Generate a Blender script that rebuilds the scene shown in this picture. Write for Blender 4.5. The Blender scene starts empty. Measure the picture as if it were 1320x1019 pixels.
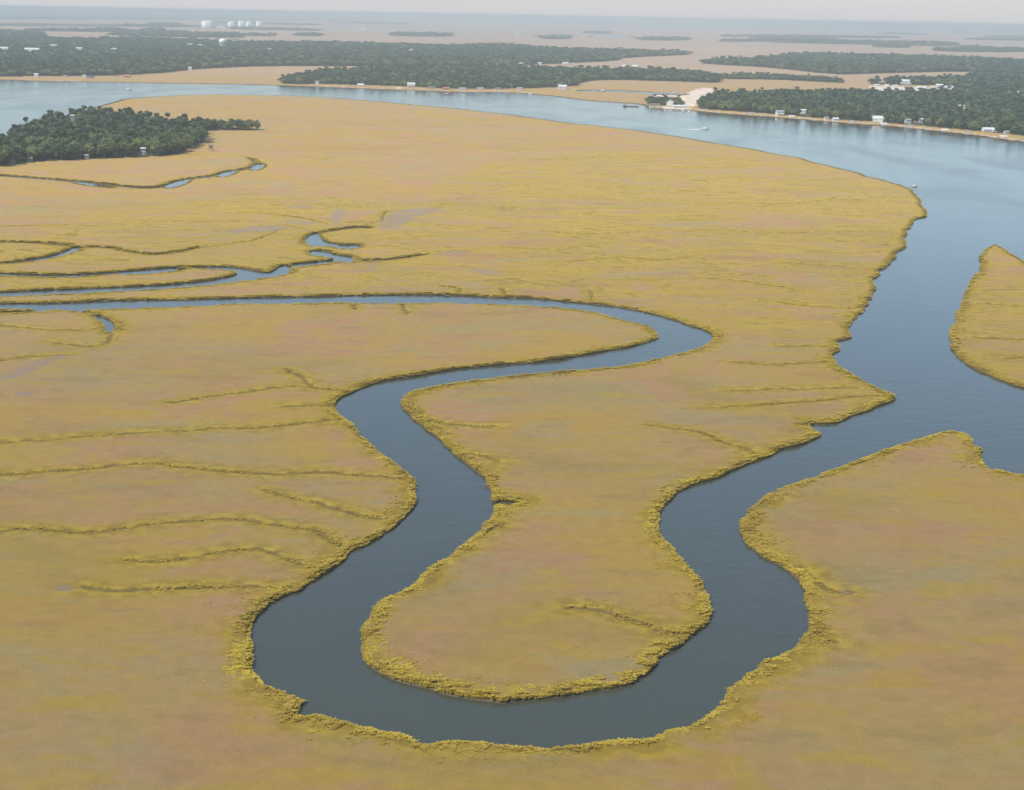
import bpy, math, random
import numpy as np
from mathutils import Matrix, Vector

random.seed(7)
rng = np.random.default_rng(7)
S = bpy.context.scene
COL = S.collection

# ------------------------------------------------------------------ camera
W0, H0 = 1320.0, 1019.0
FPX = 2100.0
CAM_H = 150.0
HOR_C, HOR_SLOPE = 20.0, 0.0182
PITCH = math.atan((H0 / 2 - HOR_C) / FPX)
ROLL = math.atan(HOR_SLOPE)
fwd = Vector((0, math.cos(PITCH), -math.sin(PITCH)))
r0 = Vector((1, 0, 0))
u0 = r0.cross(fwd)
right = math.cos(ROLL) * r0 + math.sin(ROLL) * u0
up = -math.sin(ROLL) * r0 + math.cos(ROLL) * u0
cam_d = bpy.data.cameras.new("camera")
cam = bpy.data.objects.new("camera", cam_d)
COL.objects.link(cam)
cam.matrix_world = Matrix(((right.x, up.x, -fwd.x, 0), (right.y, up.y, -fwd.y, 0), (right.z, up.z, -fwd.z, CAM_H), (0, 0, 0, 1)))
cam_d.sensor_fit = 'HORIZONTAL'
cam_d.angle = 2 * math.atan(W0 / 2 / FPX)
cam_d.clip_start = 1.0
cam_d.clip_end = 250000.0
S.camera = cam


def ground(px, z=0.0):
    """photograph pixels -> points of the ground plane, in metres"""
    px = np.asarray(px, float).reshape(-1, 2)
    a = (px[:, 0] - W0 / 2) / FPX
    b = -(px[:, 1] - H0 / 2) / FPX
    d = np.array(fwd)[None] + a[:, None] * np.array(right)[None] + b[:, None] * np.array(up)[None]
    t = (z - CAM_H) / np.minimum(d[:, 2], -1.5e-3)
    return d[:, :2] * t[:, None]


def gp(x, y):
    p = ground([(x, y)])[0]
    return float(p[0]), float(p[1])


def mpp(x, y):
    """metres one photograph pixel spans across at the ground point"""
    p = ground([(x, y)])[0]
    dep = p[1] * fwd.y + CAM_H * math.sin(PITCH)
    return dep / FPX


# ------------------------------------------------------------------ tagging helpers
def tag(o, label=None, cat=None, group=None, kind=None):
    if label: o["label"] = label
    if cat: o["category"] = cat
    if group: o["group"] = group
    if kind: o["kind"] = kind
    return o


def link(name, data, parent=None):
    o = bpy.data.objects.new(name, data)
    COL.objects.link(o)
    if parent is not None: o.parent = parent
    return o


def empty(name, x, y, z=0.0, rz=0.0):
    o = bpy.data.objects.new(name, None)
    COL.objects.link(o)
    o.location = (x, y, z)
    o.rotation_euler = (0, 0, rz)
    o.empty_display_size = 2
    return o


def np_mesh(name, V, F, mat, attrs=None, smooth=False):
    """V (n,3), F (m,k) with k constant"""
    V = np.ascontiguousarray(V, np.float32); F = np.ascontiguousarray(F, np.int32)
    me = bpy.data.meshes.new(name)
    me.vertices.add(len(V)); me.vertices.foreach_set("co", V.ravel())
    k = F.shape[1]
    me.loops.add(F.size); me.loops.foreach_set("vertex_index", F.ravel())
    me.polygons.add(len(F))
    me.polygons.foreach_set("loop_start", np.arange(len(F), dtype=np.int32) * k)
    try: me.polygons.foreach_set("loop_total", np.full(len(F), k, np.int32))
    except Exception: pass
    if smooth: me.polygons.foreach_set("use_smooth", np.ones(len(F), bool))
    for an, (dom, arr) in (attrs or {}).items():
        at = me.attributes.new(an, 'FLOAT', dom)
        at.data.foreach_set("value", np.ascontiguousarray(arr, np.float32))
    me.update(calc_edges=True)
    me.validate()
    if mat: me.materials.append(mat)
    return me


class MB:
    """collects simple shapes into one mesh"""
    def __init__(s): s.v = []; s.f = []
    def add(s, vs, fs):
        n = len(s.v); s.v += [tuple(v) for v in vs]; s.f += [tuple(i + n for i in f) for f in fs]; return s
    def box(s, x0, x1, y0, y1, z0, z1):
        return s.add([(x0, y0, z0), (x1, y0, z0), (x1, y1, z0), (x0, y1, z0), (x0, y0, z1), (x1, y0, z1), (x1, y1, z1), (x0, y1, z1)],
                     [(0, 3, 2, 1), (4, 5, 6, 7), (0, 1, 5, 4), (1, 2, 6, 5), (2, 3, 7, 6), (3, 0, 4, 7)])
    def lathe(s, prof, n=20, cx=0, cy=0):
        vs = []; fs = []
        for (r, z) in prof:
            for k in range(n):
                a = 2 * math.pi * k / n
                vs.append((cx + r * math.cos(a), cy + r * math.sin(a), z))
        m = len(prof)
        for i in range(m - 1):
            for k in range(n):
                fs.append((i * n + k, i * n + (k + 1) % n, (i + 1) * n + (k + 1) % n, (i + 1) * n + k))
        fs.append(tuple(reversed(range(n)))); fs.append(tuple((m - 1) * n + k for k in range(n)))
        return s.add(vs, fs)
    def gable(s, x0, x1, y0, y1, z0, rise, over=0.5, th=0.3):
        """pitched roof slab, ridge along x, with thickness and closed gable ends"""
        x0 -= over; x1 += over
        ym = (y0 + y1) / 2; ya = y0 - over; yb = y1 + over
        vs = []
        for x in (x0, x1):
            vs += [(x, ya, z0), (x, ym, z0 + rise), (x, yb, z0), (x, yb, z0 + th), (x, ym, z0 + rise + th), (x, ya, z0 + th)]
        fs = [(0, 1, 4, 5), (1, 2, 3, 4), (11, 10, 7, 6), (10, 9, 8, 7)]
        fs += [(5, 4, 10, 11), (4, 3, 9, 10), (0, 6, 7, 1), (1, 7, 8, 2), (0, 5, 11, 6), (2, 8, 9, 3)]
        return s.add(vs, fs)
    def tube(s, pts, radii, n=6):
        rings = []
        for i, (p, r) in enumerate(zip(pts, radii)):
            p = Vector(p)
            d = (Vector(pts[min(i + 1, len(pts) - 1)]) - Vector(pts[max(i - 1, 0)])).normalized()
            q = d.cross(Vector((1, 0.13, 0))).normalized(); w = d.cross(q)
            rings.append([p + r * (math.cos(2 * math.pi * k / n) * q + math.sin(2 * math.pi * k / n) * w) for k in range(n)])
        vs = [v for ring in rings for v in ring]; fs = []
        for i in range(len(rings) - 1):
            for k in range(n):
                fs.append((i * n + k, i * n + (k + 1) % n, (i + 1) * n + (k + 1) % n, (i + 1) * n + k))
        fs.append(tuple(reversed(range(n)))); fs.append(tuple((len(rings) - 1) * n + k for k in range(n)))
        return s.add(vs, fs)
    def mesh(s, name, mat, smooth=False):
        me = bpy.data.meshes.new(name); me.from_pydata(s.v, [], s.f); me.update()
        me.materials.append(mat)
        if smooth:
            me.polygons.foreach_set("use_smooth", [True] * len(me.polygons))
        return me
    def build(s, name, mat, parent=None, smooth=False):
        return link(name, s.mesh(name, mat, smooth), parent)


# ------------------------------------------------------------------ materials
class NT:
    def __init__(s, name):
        s.m = bpy.data.materials.new(name); s.m.use_nodes = True
        s.t = s.m.node_tree; s.n = s.t.nodes; s.n.clear()
        s.out = s.n.new("ShaderNodeOutputMaterial")
    def new(s, typ, **kw):
        n = s.n.new(typ)
        for k, v in kw.items(): setattr(n, k, v)
        return n
    def l(s, a, b): s.t.links.new(a, b)
    def put(s, sock, v):
        if hasattr(v, "is_output"): s.l(v, sock)
        elif isinstance(v, (tuple, list)) and len(v) == 3 and sock.type == 'RGBA': sock.default_value = (*v, 1)
        else: sock.default_value = v
    def attr(s, name): return s.new("ShaderNodeAttribute", attribute_name=name).outputs["Fac"]
    def pos(s): return s.new("ShaderNodeNewGeometry").outputs["Position"]
    def mapping(s, vec, scale, loc=(0, 0, 0)):
        n = s.new("ShaderNodeMapping"); s.l(vec, n.inputs["Vector"])
        n.inputs["Scale"].default_value = scale; n.inputs["Location"].default_value = loc
        return n.outputs["Vector"]
    def noise(s, vec, scale, detail=4, rough=0.55, dist=0.0):
        n = s.new("ShaderNodeTexNoise"); s.l(vec, n.inputs["Vector"])
        n.inputs["Scale"].default_value = scale; n.inputs["Detail"].default_value = detail
        n.inputs["Roughness"].default_value = rough; n.inputs["Distortion"].default_value = dist
        return n.outputs["Fac"]
    def math(s, op, a, b=None, clamp=False):
        n = s.new("ShaderNodeMath", operation=op, use_clamp=clamp); s.put(n.inputs[0], a)
        if b is not None: s.put(n.inputs[1], b)
        return n.outputs[0]
    def ramp(s, v, a, b, lo=0.0, hi=1.0):
        n = s.new("ShaderNodeMapRange", interpolation_type='SMOOTHSTEP'); s.put(n.inputs["Value"], v)
        n.inputs["From Min"].default_value = a; n.inputs["From Max"].default_value = b
        n.inputs["To Min"].default_value = lo; n.inputs["To Max"].default_value = hi
        return n.outputs["Result"]
    def mix(s, f, a, b, blend='MIX'):
        n = s.new("ShaderNodeMix", data_type='RGBA', blend_type=blend)
        s.put(n.inputs[0], f); s.put(n.inputs[6], a); s.put(n.inputs[7], b)
        return n.outputs[2]
    def bump(s, h, strength, dist):
        n = s.new("ShaderNodeBump"); s.l(h, n.inputs["Height"])
        n.inputs["Strength"].default_value = strength; n.inputs["Distance"].default_value = dist
        return n.outputs["Normal"]
    def surf(s, color, rough=0.9, normal=None, spec=0.2, ior=None):
        b = s.new("ShaderNodeBsdfPrincipled")
        s.put(b.inputs["Base Color"], color); s.put(b.inputs["Roughness"], rough)
        b.inputs["Specular IOR Level"].default_value = spec
        if ior: b.inputs["IOR"].default_value = ior
        if normal is not None: s.l(normal, b.inputs["Normal"])
        s.l(b.outputs[0], s.out.inputs["Surface"])
        return s.m


def plain(name, col, var=0.12, scale=0.6, rough=0.7):
    m = NT(name)
    c = m.new("ShaderNodeTexCoord").outputs["Object"]
    n = m.noise(c, scale, 4)
    lo = tuple(x * (1 - var) for x in col); hi = tuple(min(1, x * (1 + var)) for x in col)
    return m.surf(m.mix(n, lo, hi), rough)


M = {
    "white_paint": plain("white_paint", (0.66, 0.65, 0.61), 0.08),
    "tank_white": plain("tank_white", (0.90, 0.90, 0.86), 0.03, 0.1),
    "cream_paint": plain("cream_paint", (0.66, 0.60, 0.48), 0.08),
    "tan_wall": plain("tan_wall", (0.42, 0.33, 0.24), 0.1),
    "brick": plain("brick", (0.33, 0.15, 0.11), 0.15),
    "grey_roof": plain("grey_roof", (0.30, 0.30, 0.31), 0.15),
    "pale_roof": plain("pale_roof", (0.62, 0.61, 0.59), 0.10),
    "brown_roof": plain("brown_roof", (0.20, 0.15, 0.12), 0.15),
    "red_roof": plain("red_roof", (0.45, 0.16, 0.12), 0.12),
    "blue_roof": plain("blue_roof", (0.10, 0.09, 0.17), 0.12),
    "glass": plain("glass", (0.06, 0.08, 0.10), 0.1, rough=0.1),
    "door_paint": plain("door_paint", (0.16, 0.11, 0.08), 0.1),
    "wood_deck": plain("wood_deck", (0.42, 0.38, 0.32), 0.15),
    "timber": plain("timber", (0.16, 0.13, 0.11), 0.2),
    "dark_steel": plain("dark_steel", (0.07, 0.06, 0.07), 0.2),
    "boat_white": plain("boat_white", (0.82, 0.82, 0.82), 0.04, rough=0.3),
    "foam": plain("foam", (0.80, 0.82, 0.83), 0.1, 0.3),
    "bark": plain("bark", (0.11, 0.085, 0.065), 0.25, 1.5, 0.95),
    "tank_grey": plain("tank_grey", (0.42, 0.46, 0.48), 0.06),
    "red_paint": plain("red_paint", (0.5, 0.05, 0.04), 0.06),
}


def marsh_material():
    m = NT("marsh_grass_and_mud")
    P = m.pos()
    sd = m.attr("bank_distance"); cd = m.attr("creek_distance")
    wood = m.attr("forest_floor"); sand = m.attr("sand"); mud = m.attr("mud"); rough_z = m.attr("creek_zone")
    n_big = m.noise(m.mapping(P, (1, 1, 0)), 0.0065, 3, 0.5)
    n_mid = m.noise(m.mapping(P, (1, 0.6, 0), (31, 7, 0)), 0.021, 5, 0.55, 0.6)
    n_mid2 = m.noise(m.mapping(P, (0.55, 1, 0), (-57, 91, 0)), 0.030, 5, 0.58, 0.8)
    n_sm = m.noise(m.mapping(P, (1, 1, 0), (5, 3, 0)), 0.22, 5, 0.65)
    n_fine = m.noise(m.mapping(P, (1, 1, 0)), 1.7, 4, 0.7)
    TAN = (0.305, 0.211, 0.096); OCHRE = (0.320, 0.208, 0.058); PINK = (0.322, 0.192, 0.098)
    GREY = (0.262, 0.218, 0.112); YEL = (0.345, 0.250, 0.036); BROWN = (0.155, 0.110, 0.045); OLIVE = (0.262, 0.190, 0.056)
    c = m.mix(m.ramp(n_big, 0.40, 0.60), TAN, OCHRE)
    c = m.mix(m.math('MULTIPLY', m.ramp(n_mid, 0.47, 0.62), 1.0), c, PINK)
    c = m.mix(m.math('MULTIPLY', m.ramp(n_mid2, 0.53, 0.68), 0.8), c, GREY)
    n_mid3 = m.noise(m.mapping(P, (0.8, 1, 0), (400, -71, 0)), 0.012, 5, 0.6, 1.0)
    c = m.mix(m.math('MULTIPLY', m.ramp(n_mid3, 0.52, 0.68), 0.75), c, OLIVE)
    n_rust = m.noise(m.mapping(P, (0.7, 1, 0), (-610, 222, 0)), 0.014, 4, 0.55, 0.8)
    c = m.mix(m.math('MULTIPLY', m.ramp(n_rust, 0.56, 0.70), 0.6), c, (0.265, 0.158, 0.062))
    c = m.mix(m.math('MULTIPLY', m.ramp(n_rust, 0.42, 0.30), 0.55), c, (0.245, 0.215, 0.082))
    # yellower grass that follows wet swales (ridged noise), strongest where the marsh is cut by many small creeks
    w1 = m.noise(m.mapping(P, (0.45, 1.15, 0), (11, -20, 0)), 0.0125, 6, 0.62, 1.2)
    w2 = m.noise(m.mapping(P, (0.5, 1.0, 0), (211, 120, 0)), 0.02, 6, 0.62, 1.0)
    ridge = m.math('ABSOLUTE', m.math('SUBTRACT', w1, 0.5))
    ridge2 = m.math('ABSOLUTE', m.math('SUBTRACT', w2, 0.5))
    yl = m.math('MULTIPLY', m.ramp(ridge, 0.085, 0.0), m.math('ADD', m.math('MULTIPLY', rough_z, 0.75), 0.20))
    c = m.mix(yl, c, YEL)
    yl2 = m.math('MULTIPLY', m.ramp(ridge2, 0.05, 0.0), m.math('ADD', m.math('MULTIPLY', rough_z, 0.5), 0.05))
    c = m.mix(yl2, c, (0.320, 0.230, 0.036))
    dk = m.math('MULTIPLY', m.ramp(ridge, 0.013, 0.0), m.math('MULTIPLY', rough_z, 0.75))
    c = m.mix(dk, c, BROWN)
    dk2 = m.math('MULTIPLY', m.ramp(ridge2, 0.007, 0.0), m.math('MULTIPLY', rough_z, 0.7))
    c = m.mix(dk2, c, BROWN)
    n_st = m.noise(m.mapping(P, (0.5, 1.0, 0), (-93, 310, 0)), 0.075, 4, 0.6, 0.5)
    c = m.mix(m.math('MULTIPLY', m.ramp(n_st, 0.53, 0.66), 0.7), c, (0.325, 0.225, 0.045))
    c = m.mix(m.math('MULTIPLY', m.ramp(n_st, 0.46, 0.32), 0.5), c, (0.240, 0.172, 0.070))
    # fringe of taller, yellower cordgrass along banks
    n_w = m.noise(m.mapping(P, (1, 1, 0), (77, 13, 0)), 0.05, 4, 0.6)
    wob = m.math('ADD', m.math('MULTIPLY', m.math('SUBTRACT', n_w, 0.5), 34.0), m.math('MULTIPLY', m.math('SUBTRACT', n_sm, 0.5), 9.0))
    fr = m.ramp(m.math('ADD', sd, wob), 10.0, 1.0)
    c = m.mix(m.math('MULTIPLY', fr, 0.9), c, m.mix(m.ramp(n_sm, 0.35, 0.65), (0.275, 0.185, 0.026), (0.350, 0.255, 0.032)))
    fr2 = m.ramp(m.math('ADD', sd, m.math('MULTIPLY', m.math('SUBTRACT', n_w, 0.5), 22.0)), 4.5, 1.5)
    c = m.mix(m.math('MULTIPLY', fr2, m.ramp(n_sm, 0.42, 0.58, 0.1, 0.75)), c, (0.17, 0.12, 0.035))
    # the wide marsh far out is a paler, pinker grass
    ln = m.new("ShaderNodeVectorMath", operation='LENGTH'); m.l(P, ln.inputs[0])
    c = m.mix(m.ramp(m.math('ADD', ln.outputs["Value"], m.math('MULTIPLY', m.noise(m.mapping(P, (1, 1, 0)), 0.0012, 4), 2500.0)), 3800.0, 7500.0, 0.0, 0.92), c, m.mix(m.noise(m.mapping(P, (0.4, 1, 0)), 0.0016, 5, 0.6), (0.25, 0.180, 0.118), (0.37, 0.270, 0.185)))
    # creeks in the marsh
    wob2 = m.math('ADD', cd, m.math('MULTIPLY', m.math('SUBTRACT', n_sm, 0.5), 5.0))
    c = m.mix(m.math('MULTIPLY', m.ramp(wob2, 10.5, 2.0), 0.85), c, m.mix(m.ramp(n_sm, 0.4, 0.6), (0.26, 0.180, 0.034), (0.335, 0.245, 0.038)))
    c = m.mix(m.math('MULTIPLY', m.ramp(wob2, 1.8, 0.6), 0.6), c, (0.120, 0.085, 0.034))
    # mud flats, sand, forest floor
    c = m.mix(m.math('MULTIPLY', mud, m.math('MULTIPLY', m.ramp(n_sm, 0.35, 0.6), m.ramp(n_st, 0.35, 0.5, .25, .9))), c, (0.220, 0.178, 0.150))
    c = m.mix(wood, c, m.mix(n_mid, (0.035, 0.050, 0.028), (0.060, 0.070, 0.035)))
    c = m.mix(m.math('MULTIPLY', sand, m.ramp(n_w, 0.36, 0.52, 0.35, 1.0)), c, m.mix(n_sm, (0.42, 0.34, 0.24), (0.66, 0.58, 0.47)))
    # bare mud right at the waterline
    zz = m.new('ShaderNodeSeparateXYZ'); m.l(P, zz.inputs[0])
    c = m.mix(m.ramp(m.math('ADD', zz.outputs[2], m.math('MULTIPLY', n_sm, 0.3)), 0.80, 0.55), c, m.mix(n_sm, (0.105, 0.080, 0.045), (0.165, 0.128, 0.078)))
    # vignette and haze painted into the ground colour: darker to the south, paler northward
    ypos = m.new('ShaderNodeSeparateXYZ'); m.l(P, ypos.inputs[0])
    painted_haze = m.ramp(m.math('ADD', ypos.outputs[1], m.math('MULTIPLY', n_big, 500.0)), 450.0, 1900.0)
    c = m.mix(1.0, c, m.mix(painted_haze, (0.90, 0.89, 0.85), (1.46, 1.40, 1.46)), 'MULTIPLY')
    v = m.math('ADD', m.math('MULTIPLY', n_fine, 0.50), 0.75)
    v = m.math('MULTIPLY', v, m.math('ADD', m.math('MULTIPLY', n_sm, 0.40), 0.80))
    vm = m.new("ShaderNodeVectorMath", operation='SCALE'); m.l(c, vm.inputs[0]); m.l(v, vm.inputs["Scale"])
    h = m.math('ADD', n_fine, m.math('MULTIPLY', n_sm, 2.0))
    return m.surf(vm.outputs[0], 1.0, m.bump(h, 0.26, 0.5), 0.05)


def water_material():
    m = NT("river_water")
    P = m.pos()
    patch = m.noise(m.mapping(P, (1, 0.35, 0), (140, 33, 0)), 0.010, 4, 0.55, 0.8)
    n1 = m.noise(m.mapping(P, (1, 1, 0)), 0.55, 3, 0.6)
    n2 = m.noise(m.mapping(P, (1, 1.6, 0)), 0.09, 4, 0.6)
    h = m.math('ADD', m.math('MULTIPLY', n1, 0.35), n2)
    h = m.math('MULTIPLY', h, m.math('ADD', m.ramp(patch, 0.40, 0.70, 0.0, 0.5), 0.55))
    big = m.noise(m.mapping(P, (1, 1, 0), (3, 8, 0)), 0.02, 3)
    col = m.mix(big, (0.050, 0.058, 0.042), (0.064, 0.071, 0.050))
    return m.surf(col, m.ramp(patch, 0.4, 0.7, 0.11, 0.16), m.bump(h, 0.25, 0.6), 0.5, 1.333)


def leaf_material(name, dark, light, vary, trans=True):
    m = NT(name)
    t = m.attr("tint")
    r = m.new("ShaderNodeObjectInfo").outputs["Random"]
    n = m.noise(m.mapping(m.pos(), (1, 1, 1)), 0.03, 3)
    c = m.mix(t, dark, light)
    if 'grass' in name:
        c = m.mix(m.math('MULTIPLY', m.ramp(n, 0.4, 0.65), 0.6), c, vary)
    else:
        c = m.mix(m.ramp(r, 0.25, 1.0, 0.0, 0.85), c, vary)
        g = m.math('ADD', m.math('MULTIPLY', r, 0.75), 0.62)
        vm = m.new("ShaderNodeVectorMath", operation='SCALE'); m.l(c, vm.inputs[0]); m.l(g, vm.inputs["Scale"]); c = vm.outputs[0]
    b = m.new("ShaderNodeBsdfDiffuse"); m.l(c, b.inputs[0])
    tr = m.new("ShaderNodeBsdfTranslucent"); m.l(c, tr.inputs[0])
    mx = m.new("ShaderNodeMixShader"); mx.inputs[0].default_value = 0.35 if 'grass' in name else 0.25
    m.l(b.outputs[0], mx.inputs[1]); m.l(tr.outputs[0], mx.inputs[2]); m.l(mx.outputs[0], m.out.inputs[0])
    return m.m


M["marsh"] = marsh_material()
M["water"] = water_material()
M["oak_leaves"] = leaf_material("oak_leaves", (0.068, 0.104, 0.056), (0.182, 0.235, 0.098), (0.215, 0.232, 0.088))
M["pine_needles"] = leaf_material("pine_needles", (0.060, 0.098, 0.064), (0.138, 0.195, 0.102), (0.115, 0.165, 0.098))
M["cordgrass"] = leaf_material("cordgrass", (0.305, 0.205, 0.060), (0.640, 0.490, 0.080), (0.450, 0.315, 0.070))

# ------------------------------------------------------------------ outlines traced from the photograph (pixels), laid on the ground
NEAR_SHORE = [(-500, 330), (-200, 245), (-80, 215), (-20, 192), (10, 180), (40, 166), (75, 152), (110, 142), (135, 135), (160, 128), (200, 124), (250, 121.5), (330, 122),
    (400, 124), (460, 128), (520, 133), (580, 139), (640, 146), (700, 153.5), (730, 157.5), (768, 161), (802, 165), (845, 172), (900, 180), (950, 189),
    (990, 197), (1027, 202), (1062, 212), (1097, 221), (1130, 230), (1165, 240), (1183, 249), (1187, 264), (1202, 277), (1179, 284), (1170, 302),
    (1167, 319), (1148, 339), (1132, 352), (1125, 378), (1114, 399), (1102, 421), (1090, 437), (1076, 440.6), (1084, 448), (1073, 463), (1080, 478),
    (1104, 490), (1131, 502), (1147, 514), (1136, 521), (1109, 534.5), (1080, 548), (1047, 547), (1046, 553), (1064, 560), (1056, 566), (1027, 574.5),
    (1000, 584), (970, 594), (945, 609), (915, 623), (882, 632), (858, 650), (844, 667), (844, 685), (861, 700), (879, 720), (888, 733), (904, 742),
    (908, 756), (915, 770), (917, 792), (902, 812), (884, 833), (854, 848), (845, 865), (824, 873), (815, 883), (781, 891), (751, 895), (705, 901.5),
    (660, 903), (648, 906), (621, 903), (570, 898), (542, 891), (518, 883), (497, 873), (473, 858), (467, 833), (467, 806), (482, 788), (506, 767),
    (548, 742), (565, 727), (590, 708), (621, 685), (633, 664), (635, 646), (629, 625), (609, 604), (585, 585), (561, 561), (542, 549), (518, 531),
    (512, 523), (517, 511), (530, 504), (573, 494.5), (627, 486), (681, 481), (742, 476.5), (804, 469), (854, 461), (885, 454.5), (904, 448), (913, 439),
    (910, 430), (888, 419), (858, 408), (833, 403), (808, 397), (754, 391), (697, 386), (640, 384), (585, 382), (516, 381.6), (471, 381.6), (380, 383.5),
    (293, 385.8), (220, 387.6), (154, 388.5), (73, 389.5), (0, 390.5), (-80, 391.5), (-500, 396)]
LOW_SHORE = [(-500, 404), (-80, 399), (0, 398), (73, 399), (127, 398), (200, 395.3), (240, 394), (274, 393), (347, 391), (460, 389.3), (494, 389.8), (585, 389.8),
    (640, 391), (708, 394.5), (749, 398.5), (776, 404.5), (817, 416), (838, 425), (847, 433), (849, 440), (833, 446.6), (813, 450), (785, 456), (742, 461),
    (697, 466), (640, 471.6), (573, 479), (528, 486), (487, 494.5), (461, 503.6), (442, 513), (436, 525), (442, 537), (464, 558), (488, 582), (506, 597.6),
    (536, 622), (535, 634), (541, 649), (527, 667), (497, 688), (464, 713), (433, 733), (397, 756), (361, 773), (333, 797), (323, 821), (324, 851.5),
    (326, 870), (339, 879), (361, 894), (386, 904.5), (366, 913), (376, 922), (400, 918), (427, 923), (451, 932), (476, 935), (500, 941), (524, 947),
    (542, 959), (567, 961), (597, 956), (627, 959), (657, 956.5), (700, 957.6), (727, 956), (781, 950), (799, 947), (824, 951.5), (839, 942), (866, 933),
    (899, 933), (921, 912), (945, 894), (975, 861), (996, 848.5), (1024, 836), (1036, 821), (1051, 800), (1042, 773), (1030, 751.5), (1012, 730), (982, 717),
    (961, 700), (954, 682), (954, 667), (970, 648.5), (1012, 630), (1042, 615), (1091, 597), (1144, 582), (1183, 568), (1208, 556), (1242, 557.6),
    (1252, 565), (1257, 579), (1274, 577), (1267, 585), (1268, 601), (1298, 606), (1320, 608.5), (1420, 622), (1700, 690)]
FAR_SHORE = [(1900, 300), (1700, 250), (1420, 200), (1320, 184), (1265, 175.5), (1202, 169), (1140, 162.5), (1090, 159.5), (1040, 155), (990, 151), (927, 146.5), (895, 143), (854, 141.5),
    (836, 139), (827, 134.5), (791, 132.5), (745, 129), (723, 125.5), (690, 122), (660, 119.5), (605, 119.5), (555, 117.5), (505, 116), (412, 112.5), (355, 110.5),
    (330, 109.5), (200, 107.5), (125, 106), (50, 105), (0, 103), (-100, 101), (-500, 100)]
RIVER = NEAR_SHORE + LOW_SHORE + FAR_SHORE
ISLET = [(1320, 502), (1303, 494.5), (1269, 484), (1242, 470), (1228, 456), (1224, 434), (1230, 417.6), (1242, 390), (1252, 365), (1262, 341), (1267, 324),
    (1279, 312), (1305, 325.5), (1320, 339), (1420, 395), (1560, 450), (1560, 560), (1420, 527)]
CREEKS_W = [
    [(630, 646.5), (648, 647.5), (670, 648.6), (670, 649.4), (648, 649.6), (630, 651)],
    [(118, 406), (131, 408), (144, 413.5), (148, 420), (146, 426), (138, 430), (133, 425), (132, 416), (122, 411)],
    [(66, 397), (84, 397), (82, 401), (70, 401)],
    [(-300, 389), (0, 377), (73, 374), (154, 371), (220, 367.5), (262, 363), (293, 358), (309, 352), (299, 348.5), (280, 346), (240, 346), (240, 344.5), (290, 344.3), (307, 345.5),
     (329, 349.5), (345, 352.5), (354, 349), (360, 342.5), (376, 342.5), (373, 353), (347, 356.5), (322, 360), (265, 367), (220, 371), (182, 373), (116, 376.5), (0, 381.5), (-300, 393)],
    [(150, 353.5), (190, 350), (240, 346.3), (240, 348), (190, 352), (150, 355)],
    [(36, 335.5), (66, 330.5), (88, 323), (92, 319), (108, 319), (106, 322), (94, 326), (70, 333), (40, 337.5), (0, 341.5), (0, 340.3)],
    [(393, 308), (400, 302), (410, 300), (413, 306), (419, 312), (430, 313.8), (442, 316.5), (465, 315.5), (466, 320.5), (442, 322), (428, 318), (414, 318), (400, 318), (394, 314)],
    [(397, 323), (420, 323.5), (434, 329), (455, 331), (456, 338.5), (438, 339), (424, 332), (400, 330)],
    [(372, 343), (400, 339.6), (436, 336.6), (436, 338.4), (400, 341.2), (374, 345)],
    [(96, 235), (118, 237), (146, 242), (146, 243.6), (118, 240.5), (96, 237)],
    [(208, 243), (224, 234), (250, 230.5), (240, 237.5), (222, 243.5)],
    [(279, 226.5), (289, 221), (308, 220), (299, 226.5), (284, 229.5)],
    [(321, 217.5), (327, 212), (340, 211), (339, 217.5), (326, 221)],
    [(745, 116.5), (800, 117), (840, 119.5), (885, 121.5), (886, 123), (840, 122), (800, 119), (745, 118.3)],
    [(765, 46), (812, 46.5), (812, 49.5), (765, 49)],
    [(185, 41.8), (225, 42.3), (225, 44.5), (185, 44)],
    [(716, 44), (736, 44.4), (736, 46.4), (716, 46)],
]
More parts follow.
